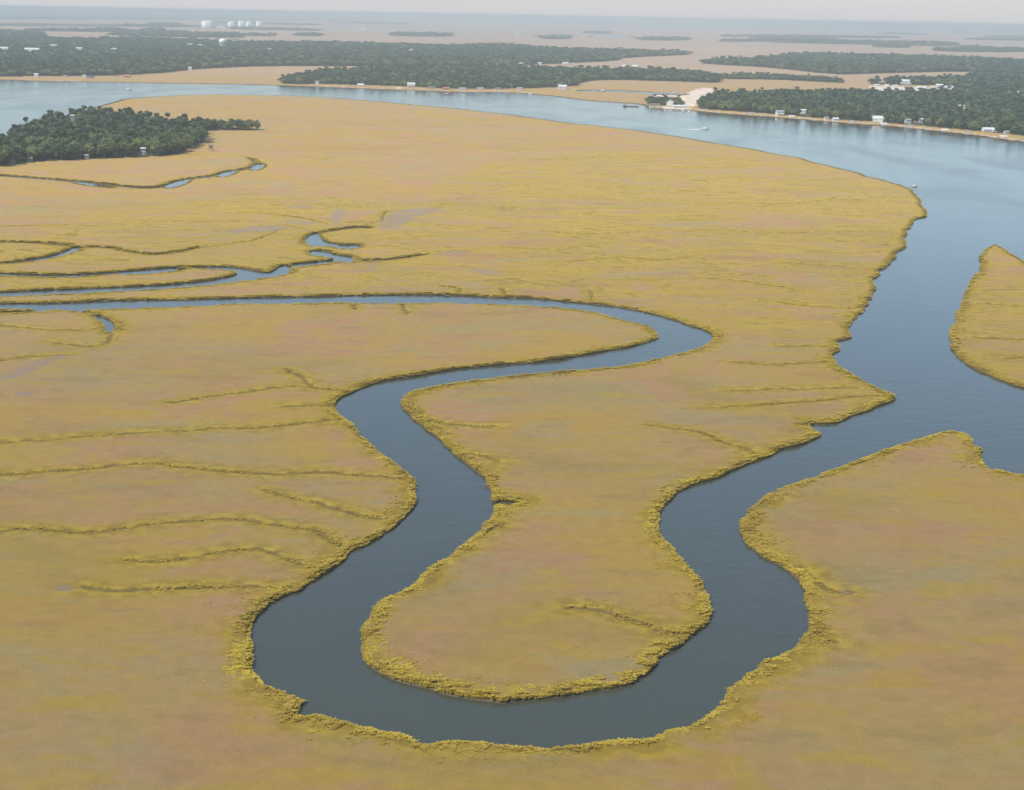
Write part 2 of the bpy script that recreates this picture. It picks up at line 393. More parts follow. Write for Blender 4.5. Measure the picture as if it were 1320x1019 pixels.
# small creeks: centre lines
CREEK_LINES = [
    [(-80, 578), (0, 575), (76, 571), (151, 564), (204, 558), (246, 560), (280, 552), (330, 556), (379, 550), (424, 545), (446, 543)],
    [(212, 522), (242, 520), (280, 510.6), (322, 507), (371, 501), (400, 503), (436, 507)],
    [(360, 478), (385, 488), (405, 503)],
    [(364, 528), (424, 526)],
    [(-80, 616), (0, 613), (114, 609), (167, 602), (227, 605), (288, 609), (356, 615), (417, 613), (489, 618), (530, 622)],
    [(340, 632), (364, 637), (398, 649), (432, 662), (492, 670), (520, 668)],
    [(-80, 690), (0, 689), (38, 685), (98, 691), (151, 687), (189, 679), (242, 673.5), (295, 670), (333, 677), (401, 685), (424, 696), (445, 715)],
    [(148, 721), (208, 728), (250, 720), (303, 711), (348, 713), (379, 726.5), (410, 738)],
    [(95, 759), (132, 764), (178, 762.5), (242, 760.6), (288, 762.5), (341, 762.5), (370, 766)],
    [(730, 788), (763, 788), (790, 798), (830, 812), (872, 826), (886, 832)],
    [(830, 548), (891, 557.6), (921, 570), (970, 588)],
    [(1000, 448.5), (1073, 450)], [(950, 470), (1000, 473), (1058, 470), (1074, 469)], [(880, 530), (1000, 524), (1056, 519), (1116, 511.5), (1140, 514)],
    [(930, 506), (1000, 504), (1102, 502)],
    [(1032, 735), (1060, 751.5), (1082, 767), (1099, 768)],
    [(1040, 826), (1075, 832)],
    [(540, 545), (590, 553), (640, 551)], [(575, 578), (640, 599)],
    [(600, 684), (650, 676)],
    [(0, 226), (54, 230.5), (131, 237), (164, 242), (202, 242), (226, 233.5), (273, 228), (289, 222), (327, 216), (330, 207), (313, 201), (245, 201)],
    [(330, 209), (400, 209.5), (430, 203)],
    [(-80, 311), (0, 312), (50, 314), (89, 317)], [(0, 341), (36, 336)], [(105, 319), (150, 321), (165, 327), (205, 330), (245, 322), (290, 318), (330, 310), (368, 298)],
    [(-60, 352), (0, 353), (73, 357), (127, 354.5), (150, 354)], [(240, 345), (200, 349)],
    [(374, 340), (410, 338), (436, 336)], [(396, 318), (442, 321)], [(410, 301), (430, 297), (460, 293), (478, 294), (500, 276), (515, 270)],
    [(460, 340), (490, 337), (520, 333), (560, 327), (600, 325)],
    [(280, 277), (340, 276), (400, 284), (420, 290)], [(350, 265), (420, 265), (480, 268)],
    [(-60, 405), (0, 404), (40, 402), (72, 400)], [(88, 401), (110, 404), (125, 409)], [(0, 423), (34, 424), (60, 428), (110, 429), (132, 426)],
    [(146, 432), (142, 444), (130, 450), (100, 451), (70, 443)], [(-60, 470), (0, 468), (40, 462), (84, 459)],
    [(590, 380), (592, 372), (570, 370)], [(648, 383), (651, 374)], [(758, 390), (760, 378)], [(460, 391), (458, 400)], [(520, 391), (518, 402), (522, 408)],
    [(100, 291), (0, 293)], [(170, 288), (250, 287), (330, 287)],
    [(1000, 340), (1060, 343), (1130, 349)], [(860, 300), (940, 297), (1010, 303), (1090, 300), (1168, 301)], [(900, 262), (1000, 264), (1100, 258), (1186, 262)],
    [(1000, 390), (1040, 398), (1108, 400)], [(900, 360), (980, 365), (1030, 378)], [(1070, 312), (1166, 318)], [(980, 248), (1050, 245), (1130, 248)],
    [(700, 300), (770, 305), (850, 299)], [(720, 340), (790, 332), (860, 338), (900, 332)], [(650, 320), (700, 325), (745, 320)],
    [(1260, 438), (1320, 440), (1380, 445)], [(1290, 465), (1330, 463)], [(1270, 395), (1330, 398)],
    [(560, 240), (640, 243), (700, 239)], [(640, 205), (720, 208), (800, 202)], [(850, 215), (930, 218), (1000, 215)],
]
MUD = [[(-40, 492), (8, 484), (50, 466), (84, 458), (86, 462), (60, 473), (30, 489), (-40, 500)], [(12, 510), (48, 504), (50, 509), (25, 516)],
    [(66, 763), (90, 755), (104, 760), (88, 767)], [(1080, 768), (1092, 763), (1103, 767), (1096, 774)],
    [(290, 300), (330, 293), (372, 292), (372, 298), (330, 302), (290, 303)], [(480, 295), (500, 278), (530, 270), (570, 270), (566, 276), (530, 283), (520, 292), (495, 297)],
    [(370, 266), (410, 266), (405, 271), (372, 270)], [(430, 270), (450, 272), (440, 292), (428, 288)], [(465, 347), (485, 344), (480, 352), (466, 353)],
    [(600, 347), (650, 352), (640, 358), (610, 356)], [(560, 328), (600, 324), (606, 330), (570, 333)], [(360, 283), (420, 288), (400, 292), (370, 289)],
    [(478, 338), (492, 335), (488, 342), (478, 342)], [(505, 272), (545, 271), (560, 275), (540, 280), (510, 279)]]
SAND = [[(874, 134), (880, 124), (894, 116), (914, 113), (922, 119), (909, 128), (899, 139), (876, 138)], [(838, 123.5), (884, 124), (882, 126), (838, 125)],
    [(855, 138), (890, 139), (893, 142.5), (855, 141)], [(1120, 111), (1175, 113), (1230, 114.5), (1230, 118), (1160, 121), (1120, 115)],
    [(-20, 67), (54, 66.5), (56, 69), (-20, 70)]]
WOODS = {   # ground outlines of the woods
    "hammock": [(-140, 238), (-60, 222), (0, 215.5), (50, 210), (100, 207.5), (150, 205.5), (200, 203), (236, 199), (242, 193), (262, 186), (266, 179), (258, 172), (232, 171),
                (205, 165), (170, 160), (130, 157), (100, 158.5), (70, 164), (45, 172), (25, 183), (5, 195), (-30, 205), (-140, 232)],
    "spur": [(245, 171), (275, 169.5), (310, 169.5), (334, 169.5), (334, 168.3), (310, 166), (285, 164), (262, 164), (245, 166)],
    "left_far": [(-300, 100), (0, 99.5), (110, 99.5), (200, 96), (250, 90), (330, 86), (450, 86), (500, 87), (640, 87), (700, 83.5), (742, 81.5), (795, 79.5), (803, 75), (885, 71.5), (892, 70),
                 (820, 68), (740, 66), (710, 65), (660, 60.5), (630, 60), (580, 62.5), (502, 59), (405, 57), (330, 57.5), (250, 54), (175, 50.5), (120, 53), (57, 52), (55, 41.5), (0, 41.5), (-300, 40)],
    "peninsula": [(355, 108.8), (400, 109.5), (455, 110.7), (530, 113), (580, 116), (660, 116), (745, 112.8), (748, 106), (785, 103.5), (860, 105.5), (910, 107.5), (933, 107), (917, 101), (900, 97),
                  (822, 94), (760, 93.5), (700, 93.5), (660, 91), (560, 91), (470, 93), (417, 97), (380, 103)],
    "right_far": [(897, 82), (930, 84.5), (990, 87.5), (1077, 97.3), (1110, 96), (1250, 92.5), (1330, 95), (1600, 110), (1600, 92), (1320, 81), (1207, 75.5), (1065, 72), (1027, 72), (990, 78), (930, 80)],
    "right_near": [(897, 141.5), (927, 144), (990, 148), (1065, 155), (1140, 160), (1215, 166.5), (1320, 177), (1600, 210), (1600, 108), (1320, 94), (1252, 94), (1250, 106), (1120, 106.5), (1122, 110), (1235, 111), (1236, 121), (1165, 126), (1090, 125), (1027, 124), (990, 127),
                   (940, 126), (915, 129), (903, 136)],
    "marina_trees": [(833, 136.5), (862, 137), (880, 139), (878, 134), (862, 131), (835, 130)],
    "hedge": [(915, 101), (955, 99), (990, 99.5), (1060, 103), (1090, 106.5), (1085, 108), (1050, 106), (990, 103), (940, 103)],
    "band_a": [(502, 47), (582, 48), (582, 44.8), (540, 44), (502, 44)], "band_b": [(813, 52.5), (890, 53), (886, 50), (840, 49.5)],
    "band_c": [(930, 55), (990, 54), (1100, 57.5), (1232, 61), (1232, 56), (1100, 54), (990, 53), (930, 52.5)],
    "band_d": [(185, 41), (212, 41), (210, 38.5), (188, 38.5)], "band_e": [(380, 47), (414, 47.4), (414, 45), (380, 45)],
    "band_f": [(697, 51), (735, 51), (735, 48.5), (697, 48.5)], "band_g": [(1200, 67), (1330, 68), (1330, 64), (1210, 64)],
    "band_h": [(930, 48), (1160, 50), (1160, 48.5), (930, 46.5)],
}
g_ = random.Random(5)
for k_ in range(34):   # thin tree lines between the flats of the far plain
    up_ = g_.uniform(11, 40); x_ = g_.uniform(-60, 1340); l_ = g_.uniform(40, 210) * (0.6 + up_ / 50); th_ = 0.5 + up_ * 0.028
    h_ = HOR_C + HOR_SLOPE * (x_ - W0 / 2)
    y_ = h_ + up_
    sl = HOR_SLOPE + g_.uniform(-.004, .004)
    if y_ > (50 if x_ < 660 else 46 + 22 * (x_ - 660) / 660): continue
    WOODS["band_strip_%d" % k_] = [(x_, y_), (x_ + l_ * .4, y_ + sl * l_ * .4 + th_ * .3), (x_ + l_, y_ + sl * l_), (x_ + l_ * .6, y_ + sl * l_ * .6 - th_), (x_ + l_ * .2, y_ + sl * l_ * .2 - th_ * .8)]
FAR_FOREST = [[(-900, 12), (0, 25), (330, 26.5), (420, 27), (500, 24), (660, 28), (990, 37), (1320, 42.5), (2200, 60), (2200, 49.5), (1320, 33.2), (660, 21.2), (0, 9.2), (-900, -7)],
              [(-200, 31), (0, 34), (200, 35.5), (330, 36), (330, 33.5), (100, 31), (-200, 28)]]


def smooth_closed(P, it=2):
    for _ in range(it):
        Q = np.roll(P, -1, 0)
        P = np.stack([0.75 * P + 0.25 * Q, 0.25 * P + 0.75 * Q], 1).reshape(-1, 2)
    return P


def resample(P, closed=True, jitter=0.0):
    P = np.asarray(P, float)
    if closed: P = np.vstack([P, P[:1]])
    out = []
    for a, b in zip(P[:-1], P[1:]):
        L = np.linalg.norm(b - a); r = np.linalg.norm((a + b) / 2)
        n = max(1, int(L / max(1.3, r * 0.003)))
        t = np.arange(n)[:, None] / n
        out.append(a + t * (b - a))
    Q = np.vstack(out) if closed else np.vstack(out + [P[-1:]])
    if jitter and len(Q) > 12:
        r = np.linalg.norm(Q, axis=1)
        N = np.zeros_like(Q)
        for k, w in ((2, 0.35), (5, 0.5), (13, 0.9)):
            x = rng.normal(size=Q.shape)
            ker = np.hanning(2 * k + 3); ker /= np.sqrt((ker ** 2).sum())
            x = np.stack([np.convolve(np.pad(x[:, i], k + 1, mode='wrap'), ker, 'valid') for i in (0, 1)], 1)
            N += w * x
        Q = Q + N * (jitter * np.clip(r / 600, 0.8, 2.5))[:, None]
    return Q


def poly_world(px, jitter=0.0, smooth=1):
    return resample(smooth_closed(ground(px), smooth), True, jitter)


def behind_bank(P, water=True, h=1.35):
    """outlines were traced where the water is SEEN to end: on the camera's side that is the top of the bank, so the waterline lies nearer"""
    a = 0.5 * np.sum(P[:, 0] * np.roll(P[:, 1], -1) - np.roll(P[:, 0], -1) * P[:, 1])
    t = np.roll(P, -4, 0) - np.roll(P, 4, 0); t /= np.maximum(np.linalg.norm(t, axis=1), 1e-6)[:, None]
    n = np.stack([t[:, 1], -t[:, 0]], 1) * (1 if a > 0 else -1) * (1 if water else -1)
    c = -P / np.linalg.norm(P, axis=1)[:, None]
    w = np.clip(np.sum(n * c, 1) * 1.6, 0, 1)
    k = np.ones(7) / 7
    w = np.convolve(np.pad(w, 3, mode='wrap'), k, 'valid')
    r = np.linalg.norm(P, axis=1)
    return P * (1 - h / CAM_H * w * (r < 3500))[:, None]


river_poly = behind_bank(poly_world(RIVER, 0.9, 2))
islet_poly = behind_bank(poly_world(ISLET, 0.6, 2), False)
creek_polys = [behind_bank(poly_world(c, 0.12, 1), True, 0.35 if max(q[1] for q in c) < 245 else 0.75 if 290 < min(q[1] for q in c) < 330 else 1.35) for c in CREEKS_W]


def in_poly(pts, poly):
    x, y = pts[:, 0], pts[:, 1]
    A = poly; B = np.roll(poly, -1, 0)
    res = np.zeros(len(pts), bool)
    for s in range(0, len(pts), 4000):
        px, py = x[s:s + 4000, None], y[s:s + 4000, None]
        c = ((A[:, 1] > py) != (B[:, 1] > py))
        with np.errstate(divide='ignore', invalid='ignore'):
            xi = A[:, 0] + (py - A[:, 1]) / (B[:, 1] - A[:, 1]) * (B[:, 0] - A[:, 0])
        res[s:s + 4000] = (np.sum(c & (px < xi), 1) % 2) == 1
    return res


def is_water(pts):
    w = in_poly(pts, river_poly) & ~in_poly(pts, islet_poly)
    for c in creek_polys: w |= in_poly(pts, c)
    return w


STRIPS = [  # (far bank as seen, width in metres): narrow sunken creeks of which mainly the far bank shows
    ([(-200, 219), (-60, 224), (0, 226), (54, 230), (90, 233), (131, 236.5), (164, 241), (190, 242), (208, 241), (226, 233.5), (250, 229.5), (273, 227.5), (289, 221.5), (310, 219), (327, 214.5), (334, 211), (330, 207), (322, 204.5)], 15),
    ([(-200, 350), (0, 352.5), (30, 354), (73, 355.5), (127, 353), (164, 350), (200, 347), (240, 344.5)], 13),
    ([(-200, 309), (0, 311.5), (50, 313.5), (75, 315), (92, 317.5)], 8),
    ([(374, 341), (400, 339), (420, 336.5), (440, 335)], 11),
    ([(108, 318.5), (130, 319.5), (150, 320.5), (165, 326), (205, 329), (235, 324), (260, 319)], 6),
    ([(410, 301), (430, 297), (460, 293), (478, 294)], 7),
    ([(-60, 403.5), (0, 403.5), (40, 402), (72, 399.5)], 6), ([(88, 400), (110, 402.5), (124, 406)], 6),
    ([(466, 337), (490, 336), (520, 333), (545, 329)], 6),
]
for px, w in STRIPS:
    P = ground(px)
    for _ in range(2): P = np.vstack([P[:1], np.stack([0.75 * P[:-1] + 0.25 * P[1:], 0.25 * P[:-1] + 0.75 * P[1:]], 1).reshape(-1, 2), P[-1:]])
    P = resample(P, False)
    n = len(P); tp = np.clip(np.minimum(np.arange(n) + .6, n - .4 - np.arange(n)) / (0.12 * n), 0.12, 1)
    ww = w * tp * (0.75 + 0.5 * np.convolve(rng.uniform(0, 1, n + 8), np.ones(9) / 9, 'valid'))
    Nn = P * (1 - ww / np.linalg.norm(P, axis=1))[:, None]
    creek_polys.append(np.vstack([P, Nn[::-1]]))


def segs_closed(P): return np.hstack([P, np.roll(P, -1, 0)])
shore = [segs_closed(river_poly), segs_closed(islet_poly)]
for c in creek_polys:
    s = segs_closed(c); mid = (s[:, :2] + s[:, 2:]) / 2
    shore.append(s[~(in_poly(mid, river_poly) & ~in_poly(mid, islet_poly))])
rs = segs_closed(river_poly); midr = (rs[:, :2] + rs[:, 2:]) / 2
keep = np.ones(len(rs), bool)
for c in creek_polys: keep &= ~in_poly(midr, c)
shore[0] = rs[keep]
SHORE = np.vstack(shore)

creek_lines = []
for L in CREEK_LINES:
    P = ground(L)
    for _ in range(2):
        Q = np.vstack([P[:1], np.stack([0.75 * P[:-1] + 0.25 * P[1:], 0.25 * P[:-1] + 0.75 * P[1:]], 1).reshape(-1, 2), P[-1:]]); P = Q
    Q = resample(P, False)
    n = len(Q); w = np.zeros((n, 2))
    for k, a in ((3, 0.5), (9, 1.2)):
        ker = np.hanning(2 * k + 3); ker /= np.sqrt((ker ** 2).sum())
        x = rng.normal(size=(n + 2 * k + 2, 2))
        w += a * np.stack([np.convolve(x[:, i], ker, 'valid')[:n] for i in (0, 1)], 1)[:n] if n > 2 else 0
    Q = Q + w * np.clip(np.linalg.norm(Q, axis=1) / 700, 0.5, 2.0)[:, None]
    creek_lines.append(Q)
CREEK = np.vstack([np.hstack([q[:-1], q[1:]]) for q in creek_lines])
def end_taper(q):
    """creeks fade out inland and stay open where they meet larger water"""
    n = len(q) - 1; k = np.arange(n); L = 0.12 * n
    near = [np.hypot(SHORE[:, 0] - e[0], SHORE[:, 1] - e[1]).min() < 30 * max(1, np.hypot(*e) / 700) for e in (q[0], q[-1])]
    t0 = np.ones(n) if near[0] else np.clip((k + 1) / L, 0, 1)
    t1 = np.ones(n) if near[1] else np.clip((n - k) / L, 0, 1)
    return np.minimum(t0, t1)
CREEK_TAPER = np.concatenate([end_taper(q) for q in creek_lines])

# ------------------------------------------------------------------ ground sheet: polar grid about the foot of the camera, finer near it
def dist_of_row(y):   # ground distance straight ahead for an image row on the centre line
    return CAM_H / math.tan(PITCH + math.atan((y - H0 / 2) / FPX))
ys = np.concatenate([np.arange(1130, 520, -1.15), np.arange(520, 130, -0.85), np.arange(130, 50, -0.55), np.arange(50, HOR_C + 5.5, -0.5)])
R = np.concatenate([[2, 40, 80, 120, 160, 190, 215], [dist_of_row(y) for y in ys], [24000, 30000, 40000, 60000, 90000]])
R = np.unique(R[(R > 1)])
th_in = np.radians(np.linspace(-21.5, 21.5, 1130))
TH = np.concatenate([np.radians(np.arange(-180, -22, 2.0)), th_in, np.radians(np.arange(23, 180, 2.0))])
nR, nT = len(R), len(TH)
X = R[:, None] * np.sin(TH)[None]; Y = R[:, None] * np.cos(TH)[None]


def polar_mask(poly):
    out = np.zeros((nR, nT), bool)
    A = poly; B = np.roll(poly, -1, 0)
    for j in range(nT):
        u = (math.sin(TH[j]), math.cos(TH[j]))
        a = u[0] * A[:, 1] - u[1] * A[:, 0]; b = u[0] * B[:, 1] - u[1] * B[:, 0]
        k = (a > 0) != (b > 0)
        if not k.any(): continue
        t = a[k] / (a[k] - b[k]); p = A[k] + t[:, None] * (B[k] - A[k])
        r = np.sort(p @ np.array(u)); r = r
        out[:, j] = ((np.searchsorted(r, R) - np.searchsorted(r, 0)) % 2) == 1
    return out


def polar_dist(segs, lim, extra=None):
    D = np.full((nR, nT), lim, np.float32)
    mid = (segs[:, :2] + segs[:, 2:]) / 2; half = np.linalg.norm(segs[:, 2:] - segs[:, :2], axis=1) / 2
    cb = [0] + list(range(79, nT, 100)) + [nT]
    for i in range(0, nR, 8):
        for j0, j1 in zip(cb[:-1], cb[1:]):
            x = X[i:i + 8, j0:j1]; y = Y[i:i + 8, j0:j1]
            cx, cy = x.mean(), y.mean(); rad = np.sqrt((x - cx) ** 2 + (y - cy) ** 2).max()
            k = np.hypot(mid[:, 0] - cx, mid[:, 1] - cy) < rad + lim + half
            if not k.any(): continue
            s = segs[k].astype(np.float32); ex = None if extra is None else extra[k].astype(np.float32)
            px = x.reshape(-1, 1).astype(np.float32); py = y.reshape(-1, 1).astype(np.float32)
            best = np.full(px.shape[0], lim ** 2, np.float32)
            for q in range(0, len(s), 400):
                ss = s[q:q + 400]
                dx = ss[:, 2] - ss[:, 0]; dy = ss[:, 3] - ss[:, 1]; L2 = np.maximum(dx * dx + dy * dy, 1e-6)
                t = np.clip(((px - ss[:, 0]) * dx + (py - ss[:, 1]) * dy) / L2, 0, 1)
                d2 = (px - ss[:, 0] - t * dx) ** 2 + (py - ss[:, 1] - t * dy) ** 2
                if ex is not None: d2 = (np.sqrt(d2) + ex[q:q + 400]) ** 2
                best = np.minimum(best, d2.min(1))
            D[i:i + 8, j0:j1] = np.sqrt(best).reshape(x.shape)
    return D


wat = polar_mask(river_poly) & ~polar_mask(islet_poly)
for c in creek_polys: wat |= polar_mask(c)
sd = polar_dist(SHORE, 60.0) * np.where(wat, -1, 1)
cd = polar_dist(CREEK, 20.0, 7.0 * (1 - CREEK_TAPER))
woodmask = np.zeros((nR, nT)); sandmask = np.zeros((nR, nT)); mudmask = np.zeros((nR, nT))
wood_polys = {k: poly_world(v, 0, 1) for k, v in WOODS.items()}
for k, p in wood_polys.items(): woodmask = np.maximum(woodmask, polar_mask(p))
for p in FAR_FOREST: woodmask = np.maximum(woodmask, polar_mask(resample(ground(p))))
for p in SAND: sandmask = np.maximum(sandmask, polar_mask(poly_world(p, 0.5, 1)))
for p in MUD: mudmask = np.maximum(mudmask, polar_mask(poly_world(p, 0.5, 2)))
# sandy foot of the inhabited banks
beach_zone = polar_mask(resample(ground([(893, 148), (990, 154), (1320, 190), (1500, 210), (1500, 150), (1320, 160), (990, 138), (893, 134)])))
beach_zone |= polar_mask(resample(ground([(30, 108), (150, 108), (150, 99), (30, 99)])))
beach_zone |= polar_mask(resample(ground([(400, 115), (660, 121), (745, 121), (745, 112), (660, 112), (400, 108)])))
sandmask = np.maximum(sandmask, np.where(beach_zone & (sd > 0) & (sd < 14), 0.45, 0))
woodmask = np.where(beach_zone & (sd < 16), 0, woodmask)
cz = np.zeros((nR, nT))
zone = polar_mask(resample(smooth_closed(ground([(560, 220), (800, 190), (1000, 205), (1190, 250), (1190, 300), (1140, 352), (1100, 437), (1000, 445), (900, 400), (760, 380), (600, 370), (520, 330)]))))
zone |= polar_mask(resample(smooth_closed(ground([(0, 300), (300, 250), (560, 260), (620, 340), (560, 375), (300, 378), (-100, 372)]))))
zone |= polar_mask(islet_poly)
cz = zone * 1.0
for _ in range(10):  # soften the border of that zone
    cz[1:-1, 1:-1] = 0.25 * (cz[:-2, 1:-1] + cz[2:, 1:-1] + cz[1:-1, :-2] + cz[1:-1, 2:])
cell = np.gradient(R)[:, None]
kslope = np.minimum(0.7, 1.3 / cell)
top = 1.0 + 0.12 * np.sin(X * 0.05) * np.sin(Y * 0.043) + 0.9 * beach_zone
Z = np.clip(sd * kslope, -1.2, top)
Z = np.where(sd > 45, top, Z)
Z = np.where(Z > 0.3, np.maximum(0.3, Z - 0.38 * np.exp(-(cd / 1.5) ** 2)), Z)
V = np.stack([X, Y, Z], -1).reshape(-1, 3)
ii, jj = np.meshgrid(np.arange(nR - 1), np.arange(nT), indexing='ij')
j2 = (jj + 1) % nT
F = np.stack([ii * nT + jj, ii * nT + j2, (ii + 1) * nT + j2, (ii + 1) * nT + jj], -1).reshape(-1, 4)[:, ::-1]
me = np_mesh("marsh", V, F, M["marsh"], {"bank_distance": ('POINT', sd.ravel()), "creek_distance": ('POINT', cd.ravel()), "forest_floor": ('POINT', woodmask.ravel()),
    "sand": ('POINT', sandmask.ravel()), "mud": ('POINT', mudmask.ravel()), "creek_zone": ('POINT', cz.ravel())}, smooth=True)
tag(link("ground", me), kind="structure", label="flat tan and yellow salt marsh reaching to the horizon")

# water: one level sheet at z = 0 under the marsh
Rw = np.concatenate([np.geomspace(30, 90000, 60)])
Tw = np.radians(np.arange(0, 360, 5.0))
Vw = np.stack([Rw[:, None] * np.sin(Tw), Rw[:, None] * np.cos(Tw), np.zeros((len(Rw), len(Tw)))], -1).reshape(-1, 3)
i_, j_ = np.meshgrid(np.arange(len(Rw) - 1), np.arange(len(Tw)), indexing='ij'); k_ = (j_ + 1) % len(Tw); n_ = len(Tw)
Fw = np.stack([i_ * n_ + j_, i_ * n_ + k_, (i_ + 1) * n_ + k_, (i_ + 1) * n_ + j_], -1).reshape(-1, 4)[:, ::-1]
tag(link("river", np_mesh("river", Vw, Fw, M["water"], smooth=True)), kind="structure", label="meandering tidal creek and broad pale river")

# ------------------------------------------------------------------ cordgrass along the banks
def tuft_template(nb, seed):
    g = np.random.default_rng(seed); vs = []; tint = []
    for k in range(nb):
        a = 2 * math.pi * (k + g.uniform(-.4, .4)) / nb
        rb = g.uniform(0.0, 0.45); rt = rb + g.uniform(0.15, 0.75); h = g.uniform(0.75, 1.25)
        w = g.uniform(0.26, 0.5)
        u = np.array([math.cos(a), math.sin(a), 0]); v = np.array([-math.sin(a), math.cos(a), 0])
        b = u * rb; mpt = u * (rb + (rt - rb) * .25) + np.array([0, 0, h * .8]); t = u * (rt + .12) + np.array([0, 0, h * .92])
        vs += [b - v * w * .5, b + v * w * .5, mpt + v * w * .6, mpt - v * w * .6, mpt - v * w * .6, mpt + v * w * .6, t + v * w * .25, t - v * w * .25]
        c = g.uniform(0.1, 0.75); tint += [c, min(1, c + .25)]
    return np.array(vs), np.array(tint)
TUFTS = [tuft_template(11, s) for s in range(14)]


def scatter_tufts(name, P, size, height, base_tint, z, label):
    Vs = []; Ts = []
    order = np.arange(len(P)) % len(TUFTS)
    for k, (tv, tt) in enumerate(TUFTS):
        idx = np.where(order == k)[0]
        if not len(idx): continue
        a = rng.uniform(0, 2 * math.pi, len(idx)); ca, sa = np.cos(a)[:, None], np.sin(a)[:, None]
        s = size[idx][:, None]
        x = (tv[None, :, 0] * ca - tv[None, :, 1] * sa) * s + P[idx, 0][:, None]
        y = (tv[None, :, 0] * sa + tv[None, :, 1] * ca) * s + P[idx, 1][:, None]
        zz = tv[None, :, 2] * height[idx][:, None] + z[idx][:, None]
        Vs.append(np.stack([x, y, zz], -1).reshape(-1, 3))
        Ts.append(np.clip(tt[None] * 0.55 + base_tint[idx][:, None], 0, 1).reshape(-1))
    Vv = np.vstack(Vs); Ff = np.arange(len(Vv)).reshape(-1, 4)
    me = np_mesh(name, Vv, Ff, M["cordgrass"], {"tint": ('FACE', np.concatenate(Ts))})
    return tag(link(name, me), kind="stuff", label=label, cat="grass")


def vnoise(P, s, seed):
    g = np.random.default_rng(seed); T = g.uniform(0, 1, (64, 64))
    q = P / s; i = np.floor(q).astype(int); f = q - i; f = f * f * (3 - 2 * f)
    a = T[i[:, 0] % 64, i[:, 1] % 64]; b = T[(i[:, 0] + 1) % 64, i[:, 1] % 64]; c = T[i[:, 0] % 64, (i[:, 1] + 1) % 64]; d = T[(i[:, 0] + 1) % 64, (i[:, 1] + 1) % 64]
    return (a * (1 - f[:, 0]) + b * f[:, 0]) * (1 - f[:, 1]) + (c * (1 - f[:, 0]) + d * f[:, 0]) * f[:, 1]


def along(segs, per_m, width, taper=None):
    mid = (segs[:, :2] + segs[:, 2:]) / 2; d = segs[:, 2:] - segs[:, :2]; L = np.linalg.norm(d, axis=1)
    r = np.linalg.norm(mid, axis=1); az = np.degrees(np.arctan2(mid[:, 0], mid[:, 1]))
    k = (r < 3600) & (np.abs(az) < 24); segs, d, L, r = segs[k], d[k], L[k], r[k]
    dens = per_m * np.where(r < 750, 1.0, np.where(r < 1500, 0.45, 0.15))
    n = rng.poisson(L * dens * (1.0 if taper is None else taper[k]))
    idx = np.repeat(np.arange(len(segs)), n)
    t = rng.uniform(0, 1, len(idx))[:, None]
    p = segs[idx, :2] + t * d[idx]
    nrm = np.stack([d[idx, 1], -d[idx, 0]], 1) / np.maximum(L[idx], 1e-6)[:, None]
    off = np.abs(rng.normal(0, 1, len(idx))) ** 1.15 * width * 0.55 + 0.35
    sgn = np.where(rng.uniform(size=len(idx)) < .5, -1, 1)
    return p + nrm * (off * sgn)[:, None], off, r[idx]
P1, off1, rr1 = along(SHORE, 34.0, 5.0)
k = ~is_water(P1); P1, off1, rr1 = P1[k], off1[k], rr1[k]
# where the band is broad or thin varies along the bank
k = (off1 < 1.6 + 8.5 * vnoise(P1, 23.0, 3) ** 1.2) & ((vnoise(P1, 3.1, 9) > 0.36) | (off1 < 1.3)) & ((rr1 < 1100) | (off1 < 2.6)); P1, off1, rr1 = P1[k], off1[k], rr1[k]
sc = np.where(rr1 < 750, 1.0, np.where(rr1 < 1500, 1.3, 1.7))
b1 = 0.02 + 0.95 * vnoise(P1, 6.0, 5) + rng.uniform(-.22, .22, len(P1))
hz = np.where(off1 < 1.3, 0.3, 0.8)
scatter_tufts("bank_grass", P1, rng.uniform(0.45, 1.05, len(P1)) * sc, rng.uniform(0.24, 0.56, len(P1)) * (0.45 + 1.25 * vnoise(P1, 4.2, 12)) * np.clip(1.25 - off1 * 0.12, .35, 1.2) * np.where(rr1 < 750, 1.0, np.where(rr1 < 1500, .75, .6)), b1, hz,
              "tall clumpy yellow cordgrass fringing the banks of the winding creek")
P3, off3, rr3 = along(SHORE, 8.0, 11.0)
k = ~is_water(P3) & (rr3 < 950) & (off3 > 3) & (vnoise(P3, 14.0, 21) > 0.45); P3, off3, rr3 = P3[k], off3[k], rr3[k]
scatter_tufts("low_grass", P3, rng.uniform(0.3, 0.7, len(P3)), rng.uniform(0.10, 0.32, len(P3)) * np.clip(1.2 - off3 * .03, .3, 1), 0.02 + 0.4 * vnoise(P3, 8.0, 15) + rng.uniform(-.1, .1, len(P3)),
              np.full(len(P3), 0.85), "sparse low yellow grass thinning out from the bank fringe into the tan marsh")
P2, off2, rr2 = along(CREEK, 6.5, 3.6, CREEK_TAPER ** 1.3)
k = ~is_water(P2) & (vnoise(P2, 11.0, 8) > 0.42); P2, off2, rr2 = P2[k], off2[k], rr2[k]
sc2 = np.where(rr2 < 750, .8, np.where(rr2 < 1500, 1.2, 2.0))
scatter_tufts("creek_grass", P2, rng.uniform(0.35, 0.8, len(P2)) * sc2, rng.uniform(0.15, 0.42, len(P2)) / np.sqrt(sc2), 0.2 + 0.6 * vnoise(P2, 9.0, 6) + rng.uniform(-.15, .15, len(P2)),
              np.full(len(P2), 0.6), "thin lines of yellow cordgrass along the small creeks that cross the marsh")

